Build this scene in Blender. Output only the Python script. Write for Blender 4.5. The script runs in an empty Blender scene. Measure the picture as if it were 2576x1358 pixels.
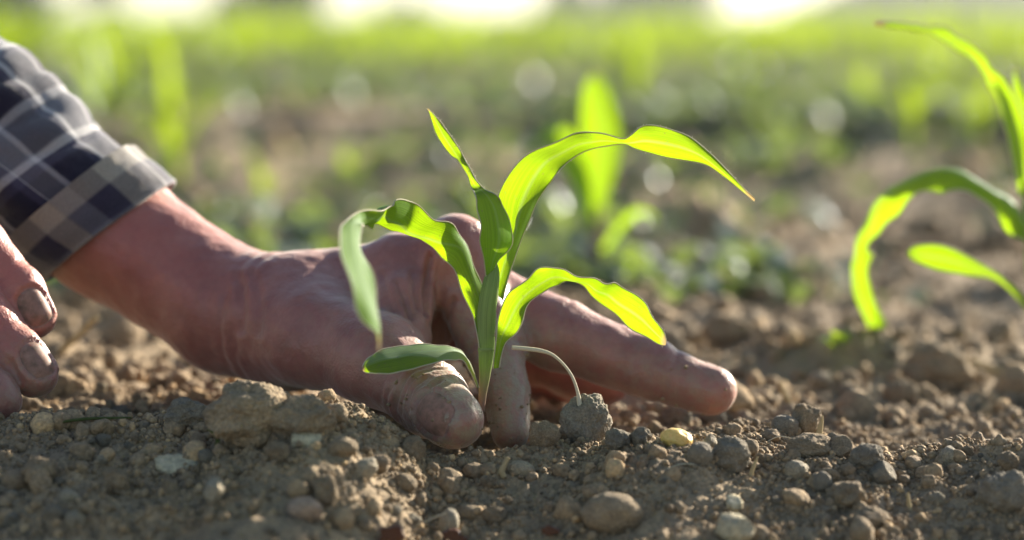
import bpy, math, random
import numpy as np
from mathutils import Vector, Matrix
import openvdb

rng = np.random.default_rng(7)
random.seed(7)
scn = bpy.context.scene
COL = scn.collection
R = math.radians

# ------------------------------------------------------------------ camera model
H = 0.14
FPX = 2575 * 100 / 36.0
TH = math.atan((679 - 60) / FPX)
FW = np.array([0, math.cos(TH), -math.sin(TH)])
UP = np.array([0, math.sin(TH), math.cos(TH)])
RT = np.array([1.0, 0, 0])
CAM = np.array([0, 0, H])


def ray(x, y):
    return FW + RT * (x - 1287.5) / FPX + UP * (679 - y) / FPX


def P(x, y, d):
    return CAM + d * ray(x, y)


def c1(x, y): return ((1650 + x * .5891) / 1.5907, (400 + y * .5891) / 1.5907)
def c3(x, y): return ((1300 + x * .5891) / 1.5907, (750 + y * .5891) / 1.5907)
def c4(x, y): return ((1900 + x * .5891) / 1.5907, (950 + y * .5891) / 1.5907)
def c6(x, y): return ((3296 + x * 1.031) / 1.5907, (y * 1.031) / 1.5907)


# ------------------------------------------------------------------ noise
_perm = rng.permutation(256).astype(np.int32)
_perm = np.concatenate([_perm, _perm, _perm])
_g = rng.normal(size=(256, 3))
_g = (_g / np.linalg.norm(_g, axis=1)[:, None]).astype(np.float32)


def perlin(p):
    p = np.asarray(p, np.float32)
    i = np.floor(p).astype(np.int32)
    f = p - i
    i &= 255
    w = f * f * f * (f * (f * 6 - 15) + 10)
    out = np.zeros(len(p), np.float32)
    for dx in (0, 1):
        wx = w[:, 0] if dx else 1 - w[:, 0]
        a = _perm[i[:, 0] + dx]
        for dy in (0, 1):
            wy = wx * (w[:, 1] if dy else 1 - w[:, 1])
            b = _perm[a + i[:, 1] + dy]
            for dz in (0, 1):
                wz = wy * (w[:, 2] if dz else 1 - w[:, 2])
                g = _g[_perm[b + i[:, 2] + dz]]
                out += wz * (g[:, 0] * (f[:, 0] - dx) + g[:, 1] * (f[:, 1] - dy) + g[:, 2] * (f[:, 2] - dz))
    return out * 1.5


def fbm(p, octaves=4, gain=.5, lac=2.03):
    o = 0
    a = 1.0
    p = np.asarray(p, np.float32)
    for k in range(octaves):
        o = o + a * perlin(p + 17.3 * k)
        p = p * lac
        a *= gain
    return o


def sstep(a, b, x):
    t = np.clip((x - a) / (b - a), 0, 1)
    return t * t * (3 - 2 * t)


# ------------------------------------------------------------------ object helpers
def tag(o, label=None, cat=None, group=None, kind=None):
    if label: o['label'] = label
    if cat: o['category'] = cat
    if group: o['group'] = group
    if kind: o['kind'] = kind
    return o


def link(name, me, parent=None):
    o = bpy.data.objects.new(name, me)
    COL.objects.link(o)
    if parent is not None:
        o.parent = parent
        o.matrix_parent_inverse = Matrix.Translation(-Vector(parent.location))
    return o


def empty(name, loc):
    o = bpy.data.objects.new(name, None)
    o.empty_display_size = .01
    COL.objects.link(o)
    o.location = Vector([float(v) for v in loc])
    return o


def mesh(name, V, F, mats=(), smooth=True, mi=None, uv=None):
    """V (n,3); F list of lists or (m,4)/(m,3) array; uv per-vertex"""
    me = bpy.data.meshes.new(name)
    V = np.asarray(V, np.float32)
    if isinstance(F, np.ndarray):
        k = F.shape[1]
        me.vertices.add(len(V)); me.vertices.foreach_set('co', V.ravel())
        me.loops.add(F.size); me.loops.foreach_set('vertex_index', F.ravel().astype(np.int32))
        me.polygons.add(len(F))
        me.polygons.foreach_set('loop_start', np.arange(0, F.size, k, dtype=np.int32))
        me.polygons.foreach_set('loop_total', np.full(len(F), k, np.int32))
        me.update(calc_edges=True)
    else:
        me.from_pydata(V.tolist(), [], [list(map(int, f)) for f in F])
        me.update()
    if smooth:
        me.polygons.foreach_set('use_smooth', np.ones(len(me.polygons), bool))
    for m in mats:
        me.materials.append(m)
    if mi is not None:
        me.polygons.foreach_set('material_index', np.asarray(mi, np.int32))
    if uv is not None:
        li = np.empty(len(me.loops), np.int32)
        me.loops.foreach_get('vertex_index', li)
        l = me.uv_layers.new(name='UVMap')
        l.data.foreach_set('uv', np.asarray(uv, np.float32)[li].ravel())
    me.validate()
    return me


def fattr(me, name, val):
    a = me.attributes.new(name, 'FLOAT', 'POINT')
    a.data.foreach_set('value', np.asarray(val, np.float32))


# ------------------------------------------------------------------ materials
def newmat(name):
    m = bpy.data.materials.new(name)
    m.use_nodes = True
    nt = m.node_tree
    for n in list(nt.nodes):
        nt.nodes.remove(n)
    out = nt.nodes.new('ShaderNodeOutputMaterial')
    return m, nt, out


def N(nt, typ, **kw):
    n = nt.nodes.new(typ)
    for k, v in kw.items():
        if k in n.inputs.keys():
            n.inputs[k].default_value = v
        else:
            setattr(n, k, v)
    return n


def L(nt, a, b): nt.links.new(a, b)


def rgba(c): return (c[0], c[1], c[2], 1)


def ramp(nt, fac, stops, interp='LINEAR'):
    n = nt.nodes.new('ShaderNodeValToRGB')
    n.color_ramp.interpolation = interp
    e = n.color_ramp.elements
    while len(e) > 1:
        e.remove(e[-1])
    e[0].position = stops[0][0]; e[0].color = rgba(stops[0][1])
    for p_, c in stops[1:]:
        x = e.new(p_); x.color = rgba(c)
    L(nt, fac, n.inputs['Fac'])
    return n.outputs['Color']


def mix(nt, fac, a, b, typ='MIX'):
    n = nt.nodes.new('ShaderNodeMix')
    n.data_type = 'RGBA'; n.blend_type = typ
    for sock, v in ((n.inputs[0], fac), (n.inputs[6], a), (n.inputs[7], b)):
        if hasattr(v, 'is_output'):
            L(nt, v, sock)
        elif isinstance(v, (tuple, list)):
            sock.default_value = rgba(v)
        else:
            sock.default_value = v
    return n.outputs[2]


def noise(nt, vec, scale, detail=4, rough=.6):
    n = N(nt, 'ShaderNodeTexNoise', Scale=scale, Detail=detail, Roughness=rough)
    if vec is not None:
        L(nt, vec, n.inputs['Vector'])
    return n.outputs['Fac']


def bump(nt, hgt, dist, strength=1.0, normal=None):
    b = N(nt, 'ShaderNodeBump', Strength=strength, Distance=dist)
    L(nt, hgt, b.inputs['Height'])
    if normal is not None:
        L(nt, normal, b.inputs['Normal'])
    return b.outputs['Normal']


def mat_soil(name, base, var=.35, sc=1.0, obj=True, grain=True, attr=None, rough=.92):
    m, nt, out = newmat(name)
    b = N(nt, 'ShaderNodeBsdfPrincipled', Roughness=rough)
    b.inputs['Specular IOR Level'].default_value = .25
    tc = nt.nodes.new('ShaderNodeTexCoord')
    v = tc.outputs['Object'] if obj else nt.nodes.new('ShaderNodeNewGeometry').outputs['Position']
    base = np.array(base)
    f = noise(nt, v, 60 * sc, 5, .65)
    c = ramp(nt, f, [(.3, base * (1 - var) * np.array([.96, .97, 1.04])), (.5, base), (.72, base * (1 + var) * np.array([1.02, 1.0, .95]))])
    f2 = noise(nt, v, 900 * sc, 2, .6)
    c = mix(nt, .55, c, ramp(nt, f2, [(.3, (.45, .45, .45)), (.5, (.95, .95, .95)), (.7, (1.55, 1.5, 1.4))]), 'MULTIPLY')
    if attr:
        a = N(nt, 'ShaderNodeAttribute', attribute_name=attr)
        c = mix(nt, .8, c, ramp(nt, a.outputs['Fac'], [(0, (.5, .47, .47)), (.55, (1, 1, 1)), (.85, (1.35, 1.25, 1.1)), (.96, (1.9, 1.75, 1.5))]), 'MULTIPLY')
    L(nt, c, b.inputs['Base Color'])
    if grain:
        n1 = bump(nt, noise(nt, v, 1100 * sc, 3, .7), .0009 / sc, .75)
        n2 = bump(nt, noise(nt, v, 320 * sc, 3, .6), .0018 / sc, .55, n1)
        L(nt, n2, b.inputs['Normal'])
    L(nt, b.outputs[0], out.inputs[0])
    return m


SOIL = (.255, .190, .118)
M_ground = mat_soil('dry_soil', SOIL, .3, 1, False)
M_crumb = mat_soil('soil_crumb', SOIL, .25, 1, False, attr='tone')
M_clod = mat_soil('soil_clod', (.24, .183, .118), .3, 1)
M_clodg = mat_soil('grey_clod', (.20, .172, .13), .25, 1)
M_stone = mat_soil('pale_stone', (.33, .28, .20), .18, .6, rough=.8)
M_pink = mat_soil('pinkish_stone', (.33, .24, .175), .2, .5, rough=.8)
M_cream = mat_soil('cream_stone', (.42, .36, .24), .2, .6, rough=.85)


def mat_yellow():
    m, nt, out = newmat('yellow_pebble')
    b = N(nt, 'ShaderNodeBsdfPrincipled', Roughness=.5)
    tc = nt.nodes.new('ShaderNodeTexCoord')
    c = ramp(nt, noise(nt, tc.outputs['Object'], 500, 3), [(.3, (.16, .1, .03)), (.37, (.5, .36, .1)), (.7, (.58, .44, .15))])
    L(nt, c, b.inputs['Base Color'])
    b.inputs['Subsurface Weight'].default_value = .35
    b.inputs['Subsurface Radius'].default_value = (.006, .004, .001)
    b.inputs['Subsurface Scale'].default_value = 1
    L(nt, b.outputs[0], out.inputs[0])
    return m


M_yel = mat_yellow()


def mat_leaf(name, refl, trans, tw=.55, veins=True, gloss=.6, spec=.08, tip=False, base=False):
    m, nt, out = newmat(name)
    tc = nt.nodes.new('ShaderNodeTexCoord')
    mp = N(nt, 'ShaderNodeMapping')
    mp.inputs['Scale'].default_value = (34, 1.2, 1)
    L(nt, tc.outputs['UV'], mp.inputs['Vector'])
    f = noise(nt, mp.outputs[0], 1.6, 3, .6)
    big = noise(nt, tc.outputs['UV'], 4, 3, .5)
    sx = N(nt, 'ShaderNodeSeparateXYZ'); L(nt, tc.outputs['UV'], sx.inputs[0])
    mid = N(nt, 'ShaderNodeMath', operation='SUBTRACT'); L(nt, sx.outputs[0], mid.inputs[0]); mid.inputs[1].default_value = .5
    ab = N(nt, 'ShaderNodeMath', operation='ABSOLUTE'); L(nt, mid.outputs[0], ab.inputs[0])
    rib = ramp(nt, ab.outputs[0], [(0, (1, 1, 1)), (.03, (.8, .8, .8)), (.065, (0, 0, 0))])
    refl = np.array(refl); trans = np.array(trans)
    cr = ramp(nt, f, [(.3, refl * .75), (.7, refl * 1.25)])
    ct = ramp(nt, f, [(.28, trans * np.array([.58, .70, .6])), (.5, trans), (.72, np.minimum(trans * np.array([1.12, 1.06, 1]), .95))])
    ct = mix(nt, .6, ct, ramp(nt, big, [(.3, (.78, .88, .7)), (.7, (1.1, 1.05, 1))]), 'MULTIPLY')
    if veins:
        rf = N(nt, 'ShaderNodeMath', operation='MULTIPLY'); L(nt, rib, rf.inputs[0]); rf.inputs[1].default_value = .55
        cr = mix(nt, rf.outputs[0], cr, tuple(refl * 1.5 + .06))
        ct = mix(nt, rf.outputs[0], ct, tuple(trans * .62 + .08))
    if tip:
        jit = N(nt, 'ShaderNodeMath', operation='MULTIPLY_ADD'); L(nt, f, jit.inputs[0]); jit.inputs[1].default_value = .06; L(nt, sx.outputs[1], jit.inputs[2])
        tp = ramp(nt, jit.outputs[0], [(.965, (0, 0, 0)), (.995, (1, 1, 1))])
        cr = mix(nt, tp, cr, (.30, .22, .12)); ct = mix(nt, tp, ct, (.34, .24, .10))
        dst = ramp(nt, noise(nt, nt.nodes.new('ShaderNodeNewGeometry').outputs['Position'], 1300, 2, .5), [(.66, (0, 0, 0)), (.72, (.75, .75, .75))])
        cr = mix(nt, dst, cr, (.27, .23, .16)); ct = mix(nt, dst, ct, (.13, .14, .03))
    if base:
        bs = ramp(nt, sx.outputs[1], [(.05, (1, 1, 1)), (.33, (0, 0, 0))])
        cr = mix(nt, bs, cr, (.30, .20, .16)); ct = mix(nt, bs, ct, (.2, .13, .08))
    d = N(nt, 'ShaderNodeBsdfDiffuse'); L(nt, cr, d.inputs['Color'])
    t = N(nt, 'ShaderNodeBsdfTranslucent'); L(nt, ct, t.inputs['Color'])
    g = N(nt, 'ShaderNodeBsdfGlossy', Roughness=gloss); g.inputs['Color'].default_value = (.8, .85, .9, 1)
    bn = bump(nt, f, .0004, .5)
    for s in (d, g, t):
        L(nt, bn, s.inputs['Normal'])
    m1 = N(nt, 'ShaderNodeMixShader', Fac=tw); L(nt, d.outputs[0], m1.inputs[1]); L(nt, t.outputs[0], m1.inputs[2])
    fr = N(nt, 'ShaderNodeFresnel', IOR=1.35)
    fm = N(nt, 'ShaderNodeMath', operation='MULTIPLY'); L(nt, fr.outputs[0], fm.inputs[0]); fm.inputs[1].default_value = spec
    m2 = N(nt, 'ShaderNodeMixShader'); L(nt, fm.outputs[0], m2.inputs[0]); L(nt, m1.outputs[0], m2.inputs[1]); L(nt, g.outputs[0], m2.inputs[2])
    L(nt, m2.outputs[0], out.inputs[0])
    return m


M_leaf = mat_leaf('maize_leaf', (.115, .21, .045), (.30, .47, .004), .55, tip=True)
M_margin = mat_leaf('leaf_margin', (.50, .46, .36), (.55, .55, .35), .4, False)
M_stem = mat_leaf('maize_stem', (.24, .31, .12), (.28, .42, .05), .35, False, base=True)
M_field = mat_leaf('field_leaf', (.09, .17, .03), (.30, .40, .016), .55, False)
M_weed = mat_leaf('weed_leaf', (.085, .115, .045), (.16, .215, .05), .5, False, gloss=.42, spec=.13)
M_straw = mat_leaf('straw', (.42, .34, .20), (.35, .27, .13), .3, False)
M_root = mat_leaf('root_fibre', (.55, .50, .38), (.35, .30, .2), .25, False)
M_tree = mat_leaf('tree_leaf', (.022, .046, .024), (.012, .034, .012), .25, False)
M_litter = mat_leaf('dead_leaf', (.15, .065, .035), (.15, .06, .025), .25, False)


def mat_bark():
    m, nt, out = newmat('bark')
    b = N(nt, 'ShaderNodeBsdfPrincipled', Roughness=.9)
    g = nt.nodes.new('ShaderNodeNewGeometry')
    L(nt, ramp(nt, noise(nt, g.outputs['Position'], 8, 4), [(.3, (.05, .04, .03)), (.7, (.13, .1, .08))]), b.inputs['Base Color'])
    L(nt, b.outputs[0], out.inputs[0])
    return m


M_bark = mat_bark()


def mat_skin():
    m, nt, out = newmat('skin')
    b = N(nt, 'ShaderNodeBsdfPrincipled', Roughness=.45)
    g = nt.nodes.new('ShaderNodeNewGeometry').outputs['Position']
    c = ramp(nt, noise(nt, g, 70, 4, .55), [(.3, (.195, .058, .052)), (.5, (.26, .090, .076)), (.7, (.325, .128, .104))])
    sp = ramp(nt, noise(nt, g, 420, 3, .6), [(.3, (.84, .82, .82)), (.55, (1, 1, 1)), (.75, (1.1, 1.08, 1.05))])
    c = mix(nt, .8, c, sp, 'MULTIPLY')
    fl = N(nt, 'ShaderNodeAttribute', attribute_name='flush')
    c = mix(nt, fl.outputs['Fac'], c, (.46, .12, .085))
    a = N(nt, 'ShaderNodeAttribute', attribute_name='dirt')
    dn = noise(nt, g, 260, 5, .7)
    mm = N(nt, 'ShaderNodeMath', operation='MULTIPLY_ADD', use_clamp=True)
    L(nt, dn, mm.inputs[0]); mm.inputs[1].default_value = 2.4; mm.inputs[2].default_value = -.62
    mm2 = N(nt, 'ShaderNodeMath', operation='MULTIPLY', use_clamp=True)
    L(nt, mm.outputs[0], mm2.inputs[0]); L(nt, a.outputs['Fac'], mm2.inputs[1])
    c = mix(nt, mm2.outputs[0], c, (.245, .19, .13))
    L(nt, c, b.inputs['Base Color'])
    b.inputs['Subsurface Weight'].default_value = .3
    b.inputs['Subsurface Radius'].default_value = (.0045, .0014, .0008)
    b.inputs['Subsurface Scale'].default_value = 1.0
    b.inputs['Specular IOR Level'].default_value = .5
    b.inputs['Sheen Weight'].default_value = .28
    b.inputs['Sheen Roughness'].default_value = .4
    b.inputs['Sheen Tint'].default_value = (1, .93, .84, 1)
    v = N(nt, 'ShaderNodeTexVoronoi', Scale=1100); L(nt, g, v.inputs['Vector'])
    n1 = bump(nt, v.outputs['Distance'], .00022, .5)
    n2 = bump(nt, noise(nt, g, 330, 4, .6), .0006, .5, n1)
    L(nt, n2, b.inputs['Normal'])
    L(nt, b.outputs[0], out.inputs[0])
    return m


M_skin = mat_skin()


def mat_nail():
    m, nt, out = newmat('fingernail')
    b = N(nt, 'ShaderNodeBsdfPrincipled', Roughness=.6)
    b.inputs['Specular IOR Level'].default_value = .2
    g = nt.nodes.new('ShaderNodeNewGeometry').outputs['Position']
    c = ramp(nt, noise(nt, g, 300, 4), [(.32, (.15, .095, .068)), (.5, (.25, .14, .108)), (.7, (.31, .185, .145))])
    L(nt, c, b.inputs['Base Color'])
    b.inputs['Subsurface Weight'].default_value = .4
    b.inputs['Subsurface Radius'].default_value = (.003, .001, .0006)
    b.inputs['Subsurface Scale'].default_value = 1.0
    L(nt, b.outputs[0], out.inputs[0])
    return m


M_nail = mat_nail()


def mat_plaid(name, scale, light):
    m, nt, out = newmat(name)
    b = N(nt, 'ShaderNodeBsdfPrincipled', Roughness=.9)
    b.inputs['Specular IOR Level'].default_value = .15
    b.inputs['Sheen Weight'].default_value = .35
    tc = nt.nodes.new('ShaderNodeTexCoord')
    sx = N(nt, 'ShaderNodeSeparateXYZ'); L(nt, tc.outputs['UV'], sx.inputs[0])
    navy, grey, pale, beige = (.010, .008, .022), (.115, .115, .135), (.55, .53, .52), (.34, .30, .25)
    if light:
        st = [(0, (.46, .44, .43)), (.05, (.11, .11, .13)), (.33, (.02, .017, .036)), (.58, (.25, .22, .18)), (.80, (.12, .115, .12))]
    else:
        st = [(0, pale), (.07, grey), (.40, (.36, .35, .36)), (.47, navy), (.90, (.05, .045, .08))]
    cs = []
    for k, off in ((0, .13), (1, .31)):
        a = N(nt, 'ShaderNodeMath', operation='MULTIPLY_ADD'); L(nt, sx.outputs[k], a.inputs[0]); a.inputs[1].default_value = scale; a.inputs[2].default_value = off
        f = N(nt, 'ShaderNodeMath', operation='FRACT'); L(nt, a.outputs[0], f.inputs[0])
        cs.append(ramp(nt, f.outputs[0], [q for i, (p0, c0) in enumerate(st) for q in ((p0 + (.012 if i else 0), c0), ((st[i + 1][0] if i + 1 < len(st) else 1) - .012, c0))], 'LINEAR'))
    c = mix(nt, .5, cs[0], cs[1])
    mp = N(nt, 'ShaderNodeMapping'); mp.inputs['Scale'].default_value = (1, 1, 1); L(nt, tc.outputs['UV'], mp.inputs[0])
    f = noise(nt, mp.outputs[0], 1500, 2, .7)
    c = mix(nt, .5, c, ramp(nt, f, [(.3, (.55, .55, .55)), (.5, (1, 1, 1)), (.7, (1.6, 1.6, 1.6))]), 'MULTIPLY')
    L(nt, c, b.inputs['Base Color'])
    if light:   # seam of stitching along the hem
        c = mix(nt, 1.0, c, ramp(nt, sx.outputs[1], [(0, (1, 1, 1)), (.0038, (1, 1, 1)), (.0042, (.45, .45, .45)), (.0052, (.45, .45, .45)), (.0056, (1, 1, 1))]), 'MULTIPLY')
        L(nt, c, b.inputs['Base Color'])
    w1 = N(nt, 'ShaderNodeTexWave', Scale=420, Distortion=1.5); L(nt, tc.outputs['UV'], w1.inputs['Vector'])
    L(nt, bump(nt, f, .0006, .5, bump(nt, w1.outputs['Fac'], .0003, .3)), b.inputs['Normal'])
    L(nt, b.outputs[0], out.inputs[0])
    return m


M_plaid = mat_plaid('plaid_flannel', 27.0, False)
M_plaid2 = mat_plaid('plaid_cuff', 25.0, True)

# ------------------------------------------------------------------ ground
YC = .872
_cp = [(-1200, 1090), (-300, 1085), (0, 1078), (300, 1070), (480, 1060), (600, 1045), (700, 1022), (820, 1010), (900, 1025), (980, 1060),
       (1050, 1120), (1090, 1156), (1150, 1172), (1230, 1168), (1310, 1146), (1500, 1130), (1740, 1120), (1900, 1140), (2100, 1152), (2300, 1140), (2575, 1135), (3600, 1130)]
_cx = np.array([P(x, y, .88)[0] for x, y in _cp])
_cz = np.array([P(x, y, .88)[2] for x, y in _cp])
HOLE = P(1185, 1135, .907)
MND = P(1930, 1075, .93)


def gbase(x, y):
    x = np.asarray(x, float); y = np.asarray(y, float)
    zc = np.interp(x, _cx, _cz)
    yc = YC + .006 * np.sin(x * 45 + 1.0) + .004 * np.sin(x * 110)
    front = zc - .31 * np.maximum(yc - y, 0)
    front = np.maximum(front, -.045 + .1 * (front + .045) * (front < -.045))
    front = np.where(y < .6, -.045, front)
    back = .006 * sstep(-.02, -.12, x) * sstep(1.4, 1.0, y) - .004 * sstep(.05, .15, x) * sstep(1.3, 1.0, y)
    s = sstep(0, .055, y - yc)
    z = np.where(y < yc, front, zc * (1 - s) + back * s)
    z = z - .024 * np.exp(-((x - HOLE[0]) / .021) ** 4 - ((y - HOLE[1]) / .017) ** 4)
    z = z + .010 * np.exp(-((x - MND[0]) / .026) ** 2 - ((y - MND[1]) / .022) ** 2)
    # dark trough and heap to the right behind
    z = z + .014 * np.exp(-((x - .17) / .07) ** 2 - ((y - 1.17) / .05) ** 2) - .012 * np.exp(-((x - .19) / .12) ** 2 - ((y - 1.38) / .10) ** 2)
    z = z + .010 * np.exp(-((x - .10) / .05) ** 2 - ((y - 1.30) / .05) ** 2)
    # furrows farther away
    far = sstep(1.6, 3.0, y)
    z = z + far * .034 * np.sin(2 * math.pi * (y * .97 + .18 * x) / .75 + 1.2 * np.sin(x * 1.3))
    return z


def gz(x, y):
    x = np.asarray(x, np.float64).ravel(); y = np.asarray(y, np.float64).ravel()
    z = gbase(x, y)
    p = np.stack([x, y, np.zeros_like(x)], 1)
    near = 1 - .8 * np.exp(-((y - .93) / .16) ** 4) * np.exp(-(x / .3) ** 4)
    z = z + near * (.012 * perlin(p * 3.1) + .010 * perlin(p * 11 + 3))
    z = z + (.35 + .65 * near) * .0075 * perlin(p * 29 + 7)
    m = y < 6
    q = p[m]
    mod = np.clip(.6 + 1.2 * perlin(q * 23 + 50), .15, 1.6)
    d = .0034 * np.abs(perlin(q * 75 + 5)) * 1.3 + .0016 * (perlin(q * 150 + 9)) * mod
    k = q[:, 1] < 2.0
    qq = q[k]
    dd = .0013 * np.abs(perlin(qq * 190 + 4)) * mod[k] + .0013 * perlin(qq * 330 + 1) * mod[k] + .0006 * perlin(qq * 720 + 2)
    d[k] += dd
    z[m] += d
    return z


def axis(c0, c1_, h, lo, hi, ratio):
    a = [c0]
    mid = list(np.arange(c0, c1_, h))
    up = []
    v, s = mid[-1], h
    while v < hi:
        s *= ratio; v += s; up.append(v)
    dn = []
    v, s = mid[0], h
    while v > lo:
        s *= ratio; v -= s; dn.append(v)
    return np.array(dn[::-1] + mid + up)


gx = axis(-.185, .19, .0007, -260, 260, 1.032)
gy = axis(.80, .98, .0007, -3, 420, 1.028)
GX, GY = np.meshgrid(gx, gy)
GZ = gz(GX, GY)
nx, ny = len(gx), len(gy)
idx = np.arange(nx * ny, dtype=np.int32).reshape(ny, nx)
F = np.stack([idx[:-1, :-1], idx[:-1, 1:], idx[1:, 1:], idx[1:, :-1]], -1).reshape(-1, 4)
ground = link('ground', mesh('ground', np.stack([GX.ravel(), GY.ravel(), GZ], 1), F, [M_ground]))
tag(ground, 'bare dry brown crumbly soil of the field', 'ground', kind='structure')


def hit(px, py):
    r = ray(px, py)
    t = np.concatenate([np.arange(.7, 1.8, .0015), np.geomspace(1.8, 80, 400)])
    p = CAM + t[:, None] * r
    b = p[:, 2] < gz(p[:, 0], p[:, 1])
    k = int(np.argmax(b)) if b.any() else len(t) - 1
    return float(t[k])


# ------------------------------------------------------------------ generic geometry
def catmull(pts, n):
    pts = np.asarray(pts, float)
    m = len(pts)
    t = np.linspace(0, m - 1, n)
    i = np.minimum(t.astype(int), m - 2)
    f = (t - i)[:, None]
    p0 = pts[np.maximum(i - 1, 0)]; p1 = pts[i]; p2 = pts[i + 1]; p3 = pts[np.minimum(i + 2, m - 1)]
    return .5 * ((2 * p1) + (-p0 + p2) * f + (2 * p0 - 5 * p1 + 4 * p2 - p3) * f ** 2 + (-p0 + 3 * p1 - 3 * p2 + p3) * f ** 3)


def tube(pts, rad, sides=10, n=None, flat=1.0, caps=True):
    pts = np.asarray(pts, float); rad = np.asarray(rad, float)
    if n:
        pr = catmull(np.c_[pts, rad], n); pts, rad = pr[:, :3], np.maximum(pr[:, 3], 1e-5)
    T = np.gradient(pts, axis=0); T /= np.linalg.norm(T, axis=1)[:, None] + 1e-12
    ref = np.array([0, 1.0, 0.02]); 
    if abs(T[0] @ ref) > .9: ref = np.array([1.0, 0, 0])
    V = []
    U = None
    for k in range(len(pts)):
        u = (ref if U is None else U)
        u = u - T[k] * (u @ T[k]); u /= np.linalg.norm(u); U = u
        w = np.cross(T[k], u)
        a = np.arange(sides) * 2 * math.pi / sides
        V.append(pts[k] + rad[k] * (np.cos(a)[:, None] * u * flat + np.sin(a)[:, None] * w))
    V = np.concatenate(V)
    F = []
    for k in range(len(pts) - 1):
        for s in range(sides):
            s2 = (s + 1) % sides
            F.append([k * sides + s, k * sides + s2, (k + 1) * sides + s2, (k + 1) * sides + s])
    if caps:
        F.append(list(range(sides))[::-1]); F.append([(len(pts) - 1) * sides + s for s in range(sides)])
    return V, F


class MB:
    def __init__(s): s.V = []; s.F = []; s.mi = []; s.uv = []; s.n = 0
    def add(s, V, F, mi=0, uv=None):
        V = np.asarray(V); s.V.append(V)
        s.F += [[int(i) + s.n for i in f] for f in F]; s.mi += [mi] * len(F)
        s.uv.append(np.zeros((len(V), 2)) if uv is None else np.asarray(uv)); s.n += len(V)
    def build(s, name, mats, parent=None, smooth=True):
        return link(name, mesh(name, np.concatenate(s.V), s.F, mats, smooth, s.mi, np.concatenate(s.uv)), parent)


def ribbon(A, B, n=90, m=12, fold=.12, ripple=0, margin=.00022, hairs=0, seed=0, flip=1):
    """leaf blade between two 3-D edge curves; V-folded at the midrib, with pale thickened margins"""
    r = np.random.default_rng(seed)
    A = catmull(A, n); B = catmull(B, n)
    C = (A + B) / 2
    T = np.gradient(C, axis=0); T /= np.linalg.norm(T, axis=1)[:, None] + 1e-12
    W = B - A; w = np.linalg.norm(W, axis=1)[:, None] + 1e-9
    Nn = np.cross(T, W / w); Nn /= np.linalg.norm(Nn, axis=1)[:, None] + 1e-9
    ref = np.array([0, -1.0, .15])
    Nn *= np.where((Nn @ ref) < 0, -1, 1)[:, None] * flip
    V = []; uv = []
    s = np.linspace(0, 1, n)
    ph = r.uniform(0, 6.28, 4)
    for j in range(m + 1):
        t = j / m
        k = 1 - abs(2 * t - 1)
        fo = fold if not isinstance(fold, tuple) else (fold[0] + (fold[1] - fold[0]) * sstep(fold[2], fold[3], s))[:, None]
        off = fo * (1 - (1 - k) ** 1.6)
        e = (abs(2 * t - 1)) ** 3
        rp = ripple * e * (np.sin(s * 31 + ph[0] + (0 if t < .5 else 2.1)) + .6 * np.sin(s * 53 + ph[1] + (1.3 if t < .5 else 0)))
        V.append(A + W * t + Nn * (off * w + (rp * .006)[:, None] * sstep(0, .008, w)))
        uv.append(np.c_[np.full(n, t), s])
    V = np.stack(V, 1)           # n, m+1, 3
    uv = np.stack(uv, 1)
    id_ = np.arange(n * (m + 1)).reshape(n, m + 1)
    F = np.stack([id_[:-1, :-1], id_[:-1, 1:], id_[1:, 1:], id_[1:, :-1]], -1).reshape(-1, 4)
    mb = MB()
    mb.add(V.reshape(-1, 3), F.tolist(), 0, uv.reshape(-1, 2))
    if margin:
        for E in (V[:, 0], V[:, -1]):
            tv, tf = tube(E, np.full(n, margin) * np.minimum(1, .3 + np.linspace(1, 0, n) * 6), 6)
            mb.add(tv, tf, 1)
    if hairs:
        out = [V[:, 0] - V[:, 1], V[:, -1] - V[:, -2]]
        Es = [V[:, 0], V[:, -1]]
        for h in range(hairs):
            k = r.integers(int(n * .35), n - 2); sd = r.integers(0, 2)
            o = out[sd][k]; o = o / (np.linalg.norm(o) + 1e-9)
            p = Es[sd][k]; d = o + T[k] * r.uniform(-.3, .7) + r.normal(0, .3, 3)
            d /= np.linalg.norm(d)
            ln = r.uniform(.0005, .0013)
            q = np.cross(d, T[k]); q /= np.linalg.norm(q) + 1e-9
            mb.add([p - T[k] * .00014, p + T[k] * .00014, p + q * .0002, p + d * ln], [[0, 1, 3], [1, 2, 3], [2, 0, 3]], 1)
    return mb


def leaf_pairs(conv, pairs, depths, parent, dA=0.0, dB=0.0, eA=None, eB=None, name='leaf', mats=None, label=None, **kw):
    k = len(pairs)
    if not hasattr(depths[0], '__len__'):
        dd = np.interp(np.linspace(0, 1, k), np.linspace(0, 1, len(depths)), depths)
    A = [P(*conv(*p[0]), dd[i] + dA * math.sin(math.pi * min(1, i / (k - 1) * 1.0))) for i, p in enumerate(pairs)]
    B = [P(*conv(*p[1]), dd[i] + dB * math.sin(math.pi * min(1, i / (k - 1) * 1.0))) for i, p in enumerate(pairs)]
    if eA:
        for i, v in eA.items(): A[i] = P(*conv(*pairs[i][0]), dd[i] + v)
    if eB:
        for i, v in eB.items(): B[i] = P(*conv(*pairs[i][1]), dd[i] + v)
    o = ribbon(A, B, **kw).build(name, mats or [M_leaf, M_margin], parent)
    if label: o['label'] = label
    return o


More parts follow.
